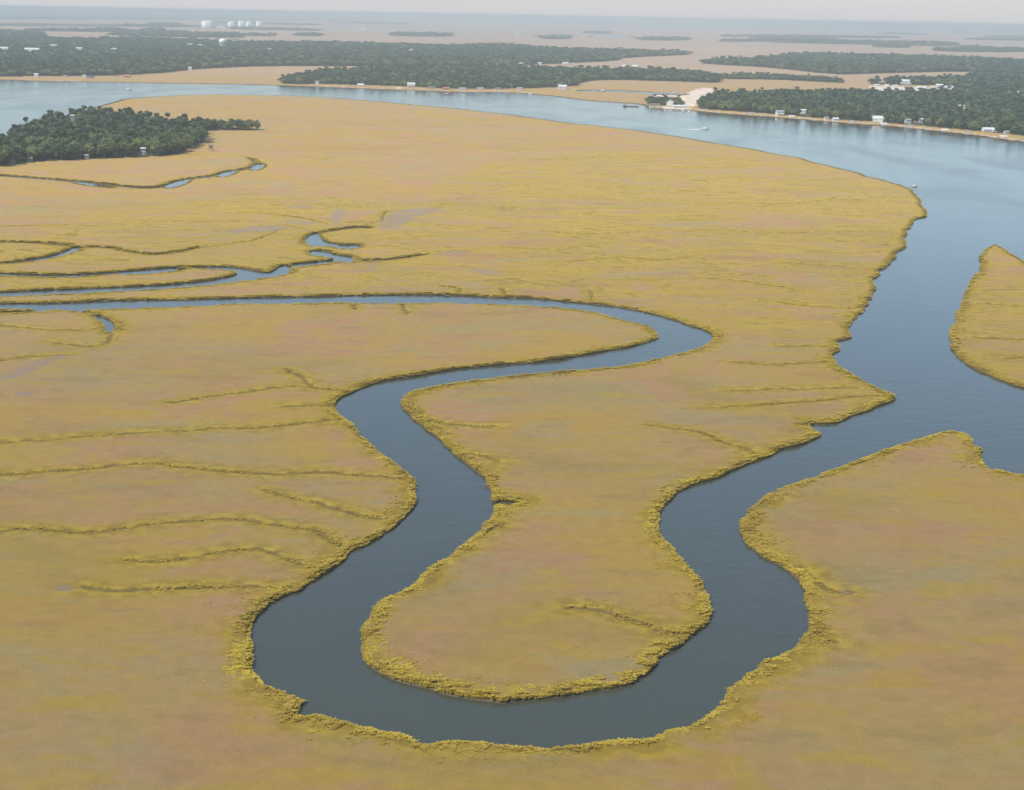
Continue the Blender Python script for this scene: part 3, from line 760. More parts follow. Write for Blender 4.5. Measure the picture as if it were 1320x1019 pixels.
# ------------------------------------------------------------------ trees
def crown_mesh(name, seed, kind):
    g = np.random.default_rng(seed)
    lobes = []
    if kind == "oak":
        H, base, rad = 15.5, 1.8, 6.9
        for k in range(15):
            a = g.uniform(0, 2 * math.pi); q = math.sqrt(g.uniform(0, 1)) * 0.74
            z = base + (H - base) * (0.25 + 0.55 * g.uniform(0, 1) * (1 - 0.5 * q))
            lobes.append((math.cos(a) * q * rad, math.sin(a) * q * rad, z, g.uniform(1.9, 3.1)))
        n, s = 62, 1.0
    else:
        H, base, rad = 18.0, 6.0, 4.8
        for k in range(12):
            t = g.uniform(0, 1); a = g.uniform(0, 2 * math.pi); q = math.sqrt(g.uniform(0, 1)) * (1 - 0.65 * t)
            lobes.append((math.cos(a) * q * rad, math.sin(a) * q * rad, base + (H - base) * t, g.uniform(1.2, 2.2)))
        n, s = 52, 0.85
    vs = []; ti = []
    for (x, y, z, r) in lobes:
        lt = g.uniform(-.25, .25)
        for k in range(n):
            d = g.normal(size=3); d /= np.linalg.norm(d)
            p = np.array([x, y, z]) + d * r * g.uniform(0.55, 1.08) * np.array([1, 1, .8])
            nn = d + g.normal(size=3) * 0.55; nn /= np.linalg.norm(nn)
            u = np.cross(nn, g.normal(size=3)); u /= np.linalg.norm(u); v = np.cross(nn, u)
            e = s * g.uniform(0.4, 0.85)
            vs += [p - u * e - v * e * .7, p + u * e - v * e * .5, p + u * e * .8 + v * e * .7, p - u * e * .7 + v * e * .6]
            ti.append(min(1, max(0, 0.45 + lt + g.uniform(-.35, .35))))
    Vv = np.array(vs)
    return np_mesh(name, Vv, np.arange(len(Vv)).reshape(-1, 4), M["oak_leaves" if kind == "oak" else "pine_needles"], {"tint": ('FACE', np.array(ti))})


def trunk_mesh(name, seed, kind):
    g = random.Random(seed); mb = MB()
    if kind == "oak":
        mb.tube([(0, 0, -.5), (0.1, 0, 2), (0.2, 0.1, 4.5), (0.1, 0.3, 7.5), (0, .3, 10.5)], [.55, .42, .36, .26, .12], 7)
        for k in range(6):
            a = 2 * math.pi * k / 6 + g.uniform(-.4, .4); z = g.uniform(3.2, 6.5); l = g.uniform(3, 4.6)
            mb.tube([(0.15, .1, z), (math.cos(a) * l * .5, math.sin(a) * l * .5, z + 1.6), (math.cos(a) * l, math.sin(a) * l, z + 3.2)], [.2, .14, .06], 5)
    else:
        mb.tube([(0, 0, -.5), (0.05, 0, 5), (0.15, 0.1, 11), (0.1, 0.1, 18)], [.36, .30, .22, .06], 7)
        for k in range(8):
            a = 2 * math.pi * k * .38 + g.uniform(-.3, .3); z = 8.5 + k * 1.1; l = 3.6 - k * .28
            mb.tube([(0.1, .1, z), (math.cos(a) * l * .5, math.sin(a) * l * .5, z + .5), (math.cos(a) * l, math.sin(a) * l, z + 1.1)], [.11, .08, .03], 5)
    return mb.mesh(name, M["bark"])
PROTO = []
for i in range(5): PROTO.append(("oak_tree", crown_mesh("oak_crown", 20 + i, "oak"), trunk_mesh("oak_trunk", i, "oak")))
for i in range(3): PROTO.append(("pine_tree", crown_mesh("pine_crown", 40 + i, "pine"), trunk_mesh("pine_trunk", i, "pine")))

# buildings first: (x, y of the foot in the photograph, width px, ...) so the trees keep clear of them
CLEAR = []
def clear(x, y, rad):
    p = ground([(x, y)])[0]; CLEAR.append((p[0], p[1], rad, 0))


def fill(poly, spacing_fn, seed):
    """jittered points inside an outline, spaced by spacing_fn(distance)"""
    g = np.random.default_rng(seed)
    out = []
    lo, hi = poly.min(0), poly.max(0)
    y = lo[1]
    while y < hi[1]:
        s = spacing_fn(y)
        xs = np.arange(lo[0], hi[0], s)
        if len(xs): out.append(np.stack([xs + g.uniform(-.42, .42, len(xs)) * s, y + g.uniform(-.42, .42, len(xs)) * s], 1))
        y += s * 0.9
    P = np.vstack(out)
    P = P[in_poly(P, poly)]
    az = np.degrees(np.arctan2(P[:, 0], P[:, 1]))
    return P[np.abs(az) < 25]


# ------------------------------------------------------------------ houses
WALLM = {"w": "white_paint", "c": "cream_paint", "t": "tan_wall", "b": "brick"}
ROOFM = {"g": "grey_roof", "p": "pale_roof", "n": "brown_roof", "r": "red_roof", "u": "blue_roof"}


def house(x, y, wpx, wall, roof, label, storeys=2, rz=0.0, cat="house", group=None, name="house", deep=0.75, chimney=False, porch=False, small=False, zb=1.4, tuck=False, wing=False):
    gx, gy = gp(x, y); s = mpp(x, y)
    w = wpx * s * .88; d = w * deep; h = 2.8 * storeys + 0.3
    if small: d = max(d, 8)
    t = empty(name, gx, gy, zb, rz)
    tag(t, label, cat, group)
    CLEAR.append((gx, gy, max(w, d) * 0.62 + 5 if not tuck else max(w, d) * .5 + (0 if tuck is True else 8), (22 if tuck is True else tuck) if tuck else 0))
    wm, rm = M[WALLM[wall]], M[ROOFM[roof]]
    rise = min(d * 0.30, 5.0)
    b = MB().box(-w / 2, w / 2, -d / 2, d / 2, -1.5, h)
    b.add([(-w / 2, -d / 2, h), (-w / 2, d / 2, h), (-w / 2, 0, h + rise * .93), (w / 2, -d / 2, h), (w / 2, d / 2, h), (w / 2, 0, h + rise * .93)], [(0, 2, 1), (3, 4, 5)])
    if wing: b.box(w * .12, w * .42, -d / 2 - w * .22, -d / 2, -1.5, h * .8)
    wo = b.build("wall", wm, t)
    ro = MB().gable(-w / 2, w / 2, -d / 2, d / 2, h, rise)
    if wing: ro.add([(w * .10, -d / 2 - w * .25, h * .8), (w * .44, -d / 2 - w * .25, h * .8), (w * .27, -d / 2 - w * .25, h * .8 + rise * .8), (w * .10, 0, h * .8 + .4), (w * .44, 0, h * .8 + .4), (w * .27, 0, h * .8 + rise * .8)],
                    [(0, 1, 2), (0, 2, 5, 3), (1, 4, 5, 2)])
    ro = ro.build("roof", rm, t)
    if chimney: MB().box(w * .2, w * .2 + 1.1, -.6, .6, h + rise * .4, h + rise + 1.4).build("chimney", M["brick"], ro)
    nwin = max(2, min(6, int(w / 3.5)))
    for f in range(storeys):
        for k in range(nwin):
            cx = -w / 2 + w * (k + .5) / nwin
            if f == 0 and k == nwin // 2:
                MB().box(cx - .55, cx + .55, -d / 2 - .12, -d / 2 + .1, 0.1, 2.3).build("door", M["door_paint"], t)
                continue
            MB().box(cx - .6, cx + .6, -d / 2 - .12, -d / 2 + .1, 0.9 + 3 * f, 2.4 + 3 * f).build("window", M["glass"], t)
    if porch:
        p = MB().box(-w * .38, w * .38, -d / 2 - 2.6, -d / 2 - .01, -.4, 0.05)
        for k in range(5): p.box(-w * .37 + k * w * .185 - .12, -w * .37 + k * w * .185 + .12, -d / 2 - 2.5, -d / 2 - 2.3, .05, 2.7)
        p.box(-w * .40, w * .40, -d / 2 - 2.9, -d / 2 - .01, 2.7, 2.95)
        p.build("porch", wm, t)
    return t


# right bank
house(1005, 150.5, 11, 'w', 'g', "white house with grey roof and porch at the water's edge, nearest the sandy clearing", rz=.1, porch=True)
house(1035, 148.5, 8, 'w', 'p', "small pale roofed house set back behind the shore trees, between two waterside white houses", rz=-.2)
house(1065, 156, 6, 'w', 'g', "small grey roofed white cottage on the shore strip, left of a pale roofed cottage", 1, .05)
house(1077, 157.3, 8, 'w', 'p', "low pale roofed white cottage on the shore strip right beside a smaller grey roofed cottage", 1, .1)
house(1132, 159.3, 16, 'w', 'p', "large bright white house with a side wing, in a gap of the right bank wood", rz=-.25, wing=True, chimney=True)
house(1170, 161.5, 8, 'w', 'g', "grey roofed white house left of the reddish brick house on the right bank", rz=.2)
house(1180, 161.8, 7, 'b', 'n', "reddish brick house with brown roof between two white houses on the right bank", 1, -.1)
house(1187, 160.5, 7, 'w', 'p', "white house with pale roof right beside the reddish brick house on the right bank", rz=.1)
house(1275, 171.5, 20, 'w', 'p', "long white house with pale roof on the bank near the right edge of the view", 1, .05, wing=True, deep=.5)
house(1297, 174.5, 7, 'c', 'g', "cream cottage with grey roof just right of the long white bank house", 1, .1)
# inland clearing of the right bank
INL = [(1137, 105.5, 8, 'w', 'g'), (1168, 109, 15, 'w', 'p'), (1130, 112.5, 6, 'w', 'p'), (1143, 113, 7, 'c', 'p'), (1154, 113.5, 6, 'w', 'p'), (1170, 116, 9, 'w', 'n'),
       (1188, 118, 14, 'w', 'p'), (1202, 115.5, 6, 'w', 'p'), (1211, 112.5, 10, 'w', 'p'), (1212, 116.3, 8, 'w', 'g'), (1224, 117, 13, 'w', 'p')]
INL_L = ["lone white building with grey roof at the wood's edge behind the clearing of white buildings", "broadest white building at the back of the inland clearing, with long pale roof",
         None, None, None, "brown roofed white building in the middle of the inland clearing",
         "long pale roofed building at the front of the inland clearing before the near wood", None, "tall pale roofed building toward the right back of the inland clearing",
         "grey roofed white building in the right part of the inland clearing", "long white building at the right end of the inland clearing, close to the wood"]
for (x, y, w, a, b), lb in zip(INL, INL_L):
    house(x, y, w, a, b, lb or "small pale roofed building in the row along the left side of the inland clearing", 1 if w < 12 else 2, random.uniform(-.5, .5), "building", "white buildings of the inland clearing", "building", small=True, deep=.55)
for (x, y, w, lb) in [(1236, 142, 5, "small white house half hidden in the right bank wood, left one of a close pair"), (1244, 142, 5, "small white house half hidden in the right bank wood, right one of a close pair"),
                      (1282, 107, 4, "tiny white house showing among the trees far back on the right bank"), (1303, 89.5, 5, "tiny white house in the far dark wood near the right edge"),
                      (1312, 124, 7, "pale house deep in the wood by the right edge, above the long white bank house"), (1240, 115, 5, "white house just inside the trees right of the inland clearing"), (1249, 119, 4, "small white house among trees at the clearing's right corner, below a twin")]:
    house(x, y, w, 'w', 'p', lb, 2, random.uniform(-.4, .4))
# marina spit
house(864, 137.2, 8, 'w', 'p', "white waterside building with tall steep pale roof on the marina spit", 2, 1.3, "building", name="building", deep=1.2)
house(844, 139.0, 15, 'w', 'n', "long low brown roofed building at the left tip of the marina spit", 1, .05, "building", name="building", deep=.5)
house(876, 140.8, 20, 'w', 'p', "long low white shed along the water in front of the sandy clearing", 1, .08, "shed", name="waterside_shed", deep=.3)
# near peninsula, mid left
house(409, 110.2, 5, 'w', 'g', "narrow pale house near the left end of the wooded peninsula shore", 2, 0)
house(465, 112.8, 9, 'c', 'p', "low cream cottage on the peninsula shore left of the white dock", 1, 0)
house(530, 113.6, 11, 'w', 'p', "bright white house with pale roof, largest on the wooded peninsula shore", 2, .1, porch=True)
house(556, 116.6, 10, 'c', 'n', "brown roofed cream house right of the bright white peninsula house", 1, 0)
house(575, 117.3, 9, 'b', 'r', "red roofed brick house on the peninsula shore", 1, .1)
house(596, 118.0, 10, 'w', 'g', "low white house with grey roof just right of the red roofed peninsula house", 1, 0)
house(619, 117.7, 9, 'c', 'g', "cream house with grey roof midway between red roofed house and the peninsula's right end", 1, 0)
house(642, 117.4, 8, 'w', 'n', "small brown roofed white house on the right half of the peninsula shore", 1, .1)
house(670, 117.3, 8, 'w', 'g', "grey roofed white house near the right end of the peninsula shore", 1, -.1)
house(725, 116.6, 12, 'w', 'p', "white house alone at the right corner of the peninsula wood beside open marsh", 2, .1, wing=True)
for (x, y, w, lb) in [(642, 84.5, 6, "white house in the gap between the two peninsula woods, leftmost of the row"), (655, 84, 6, "white house in the gap between the woods, second of the row"), (671, 84, 6, "white house in the gap between the woods, third of the row"),
                      (696, 83.5, 5, "white house in the gap between the woods, with open trees on both sides"), (729, 84, 8, "pale house at the right end of the row in the gap between the woods"),
                      (805, 87.5, 8, "white house on the open marsh edge behind the right arm of the peninsula wood"), (819, 87.5, 8, "second white house behind the right arm of the peninsula wood, farther right")]:
    house(x, y, w, 'w', 'p', lb, 1, random.uniform(-.3, .3))
# far left shore
house(47, 100.6, 6, 'w', 'p', "bright white house on the far left shore, leftmost at the water", 2, 0)
house(84, 101.5, 6, 'w', 'g', "grey roofed white house on the far left shore strip", 1, 0)
house(109, 102.3, 4, 'w', 'p', "small white boathouse touching the dark blue roofed house on the far left shore", 2, 0, "boathouse", name="boathouse")
house(117, 102.4, 9, 't', 'u', "dark house with blue purple roof on the far left shore", 1, 0)
house(150, 101.5, 5, 'c', 'r', "small red roofed cottage on the far left marsh edge, left of a larger one", 1, 0)
house(164, 101.0, 9, 't', 'r', "larger red roofed house on the far left marsh edge", 1, .1)
house(245, 91.5, 5, 'w', 'p', "white house at the foot of the far left wood beside the tan marsh", 2, 0)
for (x, y, w, lb) in [(6, 68, 13, "pale building at the left edge inside the far left wood"), (42, 70, 22, "long pale building inside the far left wood, broadest there"), (69, 64, 10, "pale building at the right end of the clearing in the far left wood"),
                      (102, 68, 10, "low pale building alone in the far left wood right of the long building"), (147, 69, 8, "faint pale building in the middle of the far left wood"), (245, 62, 7, "faint pale building left of the white water tower"),
                      (258, 63, 6, "faint pale building just left of the white water tower"), (347, 69, 6, "faint pale building in the wood right of the white water tower"), (530, 69, 5, "white building showing in the far wood behind the bright white peninsula house")]:
    house(x, y, w, 'w', 'p', lb, 3, random.uniform(-.2, .2), "building", name="building", deep=.4, zb=6)
# beyond the woods
house(667, 47, 6, 'w', 'p', "white block building alone on the far marsh left of the red roofed hall", 6, 0, "building", name="building", deep=.6)
house(692, 47.5, 11, 'b', 'r', "long red roofed hall alone on the far marsh", 4, 0, "hall", name="hall", deep=.35)
house(467, 40, 12, 'c', 'p', "pale flat building far out on the marsh beneath the horizon", 4, 0, "building", name="building", deep=.3)
house(1183, 61.5, 7, 't', 'r', "small dark red building beside the far band of trees on the right", 4, 0, "building", name="building", deep=.4)
house(284.5, 37.0, 13, 'c', 'p', "low pale building between the largest storage tank and the next one", 5, 0, "building", name="building", deep=.2)
# the wooded hammock
house(94, 163, 5, 'w', 'p', "pale roofed white house deep in the dark island wood, near its back edge", 4, .3, tuck=190, zb=2.0)
house(185, 201.0, 7, 'w', 'p', "white house under the trees at the right front of the island wood", 2, .2, chimney=True)
house(181, 203.2, 5, 'c', 'n', "cream garden shed in front of the white house by the island wood", 1, .2, "shed", name="garden_shed")
house(112, 206.3, 6, 't', 'g', "low tan house with grey roof at the front edge of the island wood, midway along", 1, -.1, tuck=True)
house(39, 209.9, 6, 'c', 'g', "cream cottage under the front trees of the island wood, second from its left end", 1, .1, tuck=True)
house(16, 212.6, 6, 'c', 'g', "grey roofed cottage farthest left under the front trees of the island wood", 1, .1, tuck=True)

# marsh hut on stilts
hx, hy = gp(272, 196); t = tag(empty("marsh_hut", hx, hy, 0.9, .3), "small tan hut on stilts alone in the marsh right of the island wood", "hut")
MB().box(-2.2, 2.2, -2, 2, 2.2, 5.2).build("wall", M["tan_wall"], t)
MB().gable(-2.2, 2.2, -2, 2, 5.2, 1.4, .4, .2).build("roof", M["brown_roof"], t)
for sx in (-1.8, 1.8):
    for sy in (-1.6, 1.6): MB().box(sx - .15, sx + .15, sy - .15, sy + .15, -.6, 2.2).build("stilt", M["timber"], t)
MB().box(-.5, .5, -2.1, -1.95, 2.3, 4.3).build("door", M["door_paint"], t)

# ------------------------------------------------------------------ storage tanks and water tower
def tank(x, y, wpx, hpx, label):
    gx, gy = gp(x, y); s = mpp(x, y); r = wpx * s / 2; h = hpx * s
    t = tag(empty("storage_tank", gx, gy, 1.0), label, "storage tank", "white storage tanks on the far marsh")
    MB().lathe([(r, -2), (r, h * .80), (r * .99, h * .80)], 32).build("shell", M["tank_white"], t, True)
    MB().lathe([(r * 1.01, h * .80), (r * 1.01, h * .82), (r * .85, h * .90), (r * .6, h * .96), (r * .3, h * .99), (r * .02, h)], 32).build("dome_roof", M["tank_white"], t, True)
    MB().box(-1.5, 1.5, -r - 2.5, -r + 1, 0, h * .8).build("stair_tower", M["tank_grey"], t)
tank(267.8, 37.4, 16, 10.4, "largest white storage tank, standing apart at the left end of the tank row")
tank(298.3, 36.6, 9, 8.2, "white storage tank second from the left, standing alone between wide gaps")
tank(311.6, 36.6, 9.6, 9.2, "tall cream white storage tank, left one of the touching pair in the tank row")
tank(321.0, 36.6, 8.4, 8.2, "cream white storage tank, right one of the touching pair in the tank row")
tank(334.4, 36.6, 9, 8.4, "white storage tank at the right end of the tank row")
gx, gy = gp(287.3, 65.5); s = mpp(287.3, 65.5)
t = tag(empty("water_tower", gx, gy, 1), "white water tower rising over the far left wood", "water tower")
MB().lathe([(9, -2), (6.5, 4), (6, 14), (8, 17), (13, 21)], 24).build("column", M["tank_white"], t, True)
MB().lathe([(12.6, 21), (12.6, 26)], 24).build("band", M["tank_grey"], t, True)
MB().lathe([(13.4, 26), (13.6, 36), (11.5, 40), (6, 42.5), (.3, 43.5)], 24).build("tank", M["tank_white"], t, True)

# ------------------------------------------------------------------ docks, boats, barge
def dock(x, y, L, label, roof=None, rz=0.0, group="docks along the inhabited banks"):
    """a pier that runs L metres out over the water (towards -y) from the bank, with a floating pier head"""
    gx, gy = gp(x, y)
    t = tag(empty("dock", gx, gy, 0, rz), label, "dock", group)
    MB().box(-.9, .9, -L, 10, 1.35, 1.55).build("walkway", M["wood_deck"], t)
    MB().box(-5, 5, -L - 5, -L + .01, 1.3, 1.6).build("pier_head", M["wood_deck"], t)
    for k in range(int(L / 8) + 1):
        for sx in (-.8, .8): MB().box(sx - .15, sx + .15, -L + 8 * k - .15, -L + 8 * k + .15, -1.5, 1.35).build("pile", M["timber"], t)
    if roof:
        p = MB()
        for sx in (-4.4, 4.4):
            for sy in (-L - 4.5, -L - .6): p.box(sx - .14, sx + .14, sy - .14, sy + .14, 1.6, 4.4)
        p.build("posts", M["timber"], t)
        MB().gable(-4.6, 4.6, -L - 4.8, -L - .3, 4.4, 1.5, .5, .2).build("roof", M[roof], t)


DK = [(1020, 153, 18, 'pale_roof', "pale roofed dock just right of the first white house on the right bank"), (1050, 156, 14, None, "open dock left of the two small shore cottages"), (1092, 159.6, 22, 'grey_roof', "grey roofed dock between the shore cottages and the large white house"),
      (1112, 160.8, 16, None, "open dock left of the large white house on the right bank"), (1134, 162, 30, 'pale_roof', "dock with pale roofed pier head straight in front of the large white house"), (1164, 165, 34, 'grey_roof', "long dock with grey roof in front of the brick house cluster"),
      (1192, 168, 20, None, "short open dock just right of the brick house cluster"), (1212, 170, 28, 'pale_roof', "pale roofed dock midway between the brick house cluster and the long white house"), (1237, 172.6, 34, 'grey_roof', "grey roofed dock left of the long white bank house"),
      (1262, 175.2, 22, None, "open dock in front of the long white bank house"), (1287, 178.6, 26, 'pale_roof', "pale roofed dock right of the long white bank house"), (1311, 182, 30, 'grey_roof', "grey roofed dock nearest the right edge of the view"),
      (965, 149.5, 16, 'grey_roof', "grey roofed dock between the sandy clearing and the first white house"), (978, 150.2, 20, None, "open dock just left of the first white house on the right bank"),
      (514, 116.5, 16, 'pale_roof', "white roofed dock left of the bright white peninsula house"), (445, 113.7, 16, None, "open dock near the left end of the peninsula shore"), (608, 119.6, 14, None, "open dock right of the red roofed peninsula house"),
      (47, 105, 24, None, "open dock below the leftmost white house on the far left shore"), (84, 105.4, 24, None, "open dock below the grey roofed house on the far left shore")]
for (x, y, L, rf, lb) in DK: dock(x, y, L, lb, rf, random.uniform(-.15, .15))
# marina walkway in front of the sandy clearing
gx, gy = gp(872, 143.2)
t = tag(empty("marina_pier", gx, gy, 0, .06), "long pale pier lying along the water below the sandy clearing", "pier")
MB().box(-24, 24, -1.6, 1.6, .9, 1.2).build("walkway", M["wood_deck"], t)
for k in range(7): MB().box(-22 + 7.2 * k - .6, -22 + 7.2 * k + .6, -12, -1.61, .85, 1.1).build("finger_pier", M["wood_deck"], t)
for k in range(9): MB().box(-23 + 5.6 * k - .18, -23 + 5.6 * k + .18, 1.62, 1.98, -1.5, 2.6).build("pile", M["timber"], t)


def hull(mb, L, B, D, z0=-.3):
    st = [(-.5, .86, 1), (-.25, 1, 1), (.1, .98, 1.02), (.32, .72, 1.08), (.45, .34, 1.15), (.5, .02, 1.2)]
    vs = []
    for (u, b, h) in st: vs += [(u * L, -b * B / 2, D * h), (u * L, -b * B * .38, z0), (u * L, b * B * .38, z0), (u * L, b * B / 2, D * h)]
    fs = []
    for i in range(len(st) - 1):
        a = 4 * i; c = a + 4
        for k in range(3): fs.append((a + k, c + k, c + k + 1, a + k + 1))
        fs.append((a + 3, c + 3, c, a))
    fs += [(0, 1, 2, 3)]
    return mb.add(vs, fs)


def motorboat(x, y, L, rz, label, hullm="boat_white", group=None, big=False):
    gx, gy = gp(x, y)
    t = tag(empty("motorboat", gx, gy, 0, rz), label, "boat", group)
    B = L * .3; D = L * .11 + .3
    hull(MB(), L, B, D).build("hull", M[hullm], t)
    MB().add([(-L * .2, -B * .34, D), (L * .2, -B * .30, D), (L * .2, B * .30, D), (-L * .2, B * .34, D), (-L * .17, -B * .28, D + L * .15), (L * .08, -B * .24, D + L * .15), (L * .08, B * .24, D + L * .15), (-L * .17, B * .28, D + L * .15)],
             [(0, 1, 5, 4), (1, 2, 6, 5), (2, 3, 7, 6), (3, 0, 4, 7), (4, 5, 6, 7)]).build("cabin", M["boat_white"], t)
    MB().add([(L * .185, -B * .26, D + L * .03), (L * .185, B * .26, D + L * .03), (L * .10, B * .22, D + L * .13), (L * .10, -B * .22, D + L * .13)], [(0, 1, 2, 3)]).build("windscreen", M["glass"], t).location = (.06, 0, .03)
    MB().box(-L * .56, -L * .505, -B * .12, B * .12, -.2, D + .25).build("outboard_motor", M["dark_steel"], t)
    return t


def sailboat(x, y, L, rz, label, group):
    gx, gy = gp(x, y)
    t = tag(empty("sailboat", gx, gy, 0, rz), label, "sailboat", group)
    hull(MB(), L, L * .28, L * .12).build("hull", M["boat_white"], t)
    MB().box(-L * .2, L * .15, -L * .08, L * .08, L * .12, L * .19).build("cabin", M["boat_white"], t)
    MB().tube([(L * .08, 0, L * .12), (L * .08, 0, L * 1.35)], [.16, .09], 6).build("mast", M["pale_roof"], t)
    MB().tube([(L * .07, 0, L * .27), (-L * .38, 0, L * .27)], [.2, .2], 6).build("boom", M["tank_grey"], t)


motorboat(908, 167.3, 12, .05, "white motorboat under way on the broad river with a white wake")
motorboat(1179, 241, 6, .4, "small white skiff close to the marsh point on the broad river")
motorboat(165, 116.5, 13, 0.1, "white cruiser on the wide pale river in front of the far left shore")
motorboat(777, 118, 14, .2, "white cruiser in the narrow creek behind the tan marsh spit")
motorboat(576, 122.5, 10, 0.3, "red hulled boat on the river off the red roofed peninsula house", "red_paint")
motorboat(684, 121.8, 10, 0.1, "white boat moored near the marsh corner at the peninsula's right end")
for i, (x, y) in enumerate([(846, 121.2), (853, 121.4), (861, 121.6), (869, 121.9), (877, 122.2)]):
    sailboat(x, y, 13 + (i * 37 % 4), .3, "white sailboat with bare mast moored in the marina creek behind the spit", "sailboats moored in the marina creek")
for i, (x, y) in enumerate([(857, 143.6), (864, 144.1), (880, 144.6), (888, 145.2)]):
    motorboat(x, y, 9, 1.5 + .1 * i, "white motorboat moored at the long pale marina pier", group="motorboats at the marina pier")
gx, gy = gp(813, 137.8)
t = tag(empty("barge", gx, gy, 0, .03), "dark flat barge lying on the river left of the marina spit", "barge")
MB().add([(-14, -4, .9), (14, -4, .9), (14, 4, .9), (-14, 4, .9), (-12.5, -4, -.6), (12.5, -4, -.6), (12.5, 4, -.6), (-12.5, 4, -.6)], [(0, 1, 2, 3), (4, 7, 6, 5), (0, 4, 5, 1), (1, 5, 6, 2), (2, 6, 7, 3), (3, 7, 4, 0)]).build("hull", M["dark_steel"], t)
MB().box(-13.4, 13.4, -3.6, 3.6, .91, 1.25).build("deck", M["timber"], t)
MB().box(-12, -8, -2, 2, 1.26, 3.6).build("deckhouse", M["brown_roof"], t)
# wake of the moving boat
gx, gy = gp(908, 167.3); wk = MB(); nseg = 16
for sgn in (-1, 1):
    vs = []
    for k in range(nseg + 1):
        u = -5 - 30 * k / nseg; o = sgn * (1.0 + 0.10 * (-u) + random.uniform(-.25, .25)); wd = 1.3 * (1 - .7 * k / nseg) + .2
        vs += [(u, o - wd, .05), (u, o + wd, .05), (u, o, .05 + .35 * (1 - k / nseg))]
    wk.add(vs, [f for k in range(nseg) for f in ((3 * k, 3 * k + 3, 3 * k + 5, 3 * k + 2), (3 * k + 2, 3 * k + 5, 3 * k + 4, 3 * k + 1))])
wk.add([(-6, -1.2, .06), (-6, 1.2, .06), (-26, .6, .06), (-26, -.6, .06)], [(0, 1, 2, 3)])
o = wk.build("boat_wake", M["foam"]); o.location = (gx, gy, 0); o.rotation_euler = (0, 0, .05)
tag(o, "white foam wake trailing behind the moving motorboat", "wake", kind="stuff")

# ------------------------------------------------------------------ place the trees
CL = np.array(CLEAR)
def free(P):
    ok = ~is_water(P)
    for (cx, cy, r, tk) in CL: # keep houses in the open towards the river
        v = P - (cx, cy); dist = np.hypot(v[:, 0], v[:, 1]); L = math.hypot(cx, cy)
        fr = -(v[:, 0] * cx + v[:, 1] * cy) / L; lat = np.abs(v[:, 0] * cy - v[:, 1] * cx) / L
        if tk:
            ok &= ~((dist < r) | ((fr > 0) & (fr < tk) & (lat < r * .8))); continue
        ok &= ~((dist < r) | ((fr > 0) & (fr < 240 + 0 * r) & (lat < r * .72) & (L > 2200)) | ((fr > 0) & (fr < 60) & (lat < r * .7)))
    return ok


hm = fill(wood_polys["hammock"], lambda y: 10.5, 1); hm = hm[free(hm)]
sp = fill(wood_polys["spur"], lambda y: 9.5, 2); sp = sp[free(sp)]
rn = fill(wood_polys["right_near"], lambda y: max(11.0, y * .0042), 3); rn = rn[free(rn)]
az_h = np.abs(np.degrees(np.arctan2(hm[:, 0], hm[:, 1])))
inview = az_h < 18.0
cand = hm[inview]; cand = cand[np.argsort(np.hypot(cand[:, 0], cand[:, 1]))]
N_IND = 270
ind = np.vstack([cand[:N_IND], sp[:60]])
rest_h = np.vstack([cand[N_IND:], hm[~inview]])
front_line = cand[:45]
proto_objs = {}
g = random.Random(11)
for i, (x, y) in enumerate(ind):
    spur = i >= min(N_IND, len(cand))
    v = g.choices(range(8), weights=[4, 4, 4, 4, 4, 0, 0, 1] if spur else [4, 4, 4, 4, 4, 2, 2, 2])[0]
    nm, cm, tm = PROTO[v]
    t = empty(nm, float(x), float(y), 0.9, g.uniform(0, 6.28))
    s = g.uniform(.85, 1.25) * (0.72 if spur else 1.0)
    if v < 5: s *= 1.08
    t.scale = (s * g.uniform(.9, 1.15), s * g.uniform(.9, 1.15), s)
    o1 = link("crown", cm, t); o2 = link("trunk", tm, t)
    proto_objs.setdefault(v, (o1, o2))
    kindw = "rounded oak like tree" if v < 5 else "tall narrow pine tree"
    if spur: lb = "%s in the low spur of trees reaching right from the island wood" % ("small rounded tree" if v < 5 else "small narrow pine tree")
    elif i < 45: lb = "%s along the near edge of the island wood beside tan marsh" % kindw
    else: lb = "%s inside the dark island wood, behind its front row" % kindw
    tag(t, lb, "tree", ("trees of the spur" if spur else "trees at the near edge of the island wood" if i < 45 else "trees inside the island wood"))


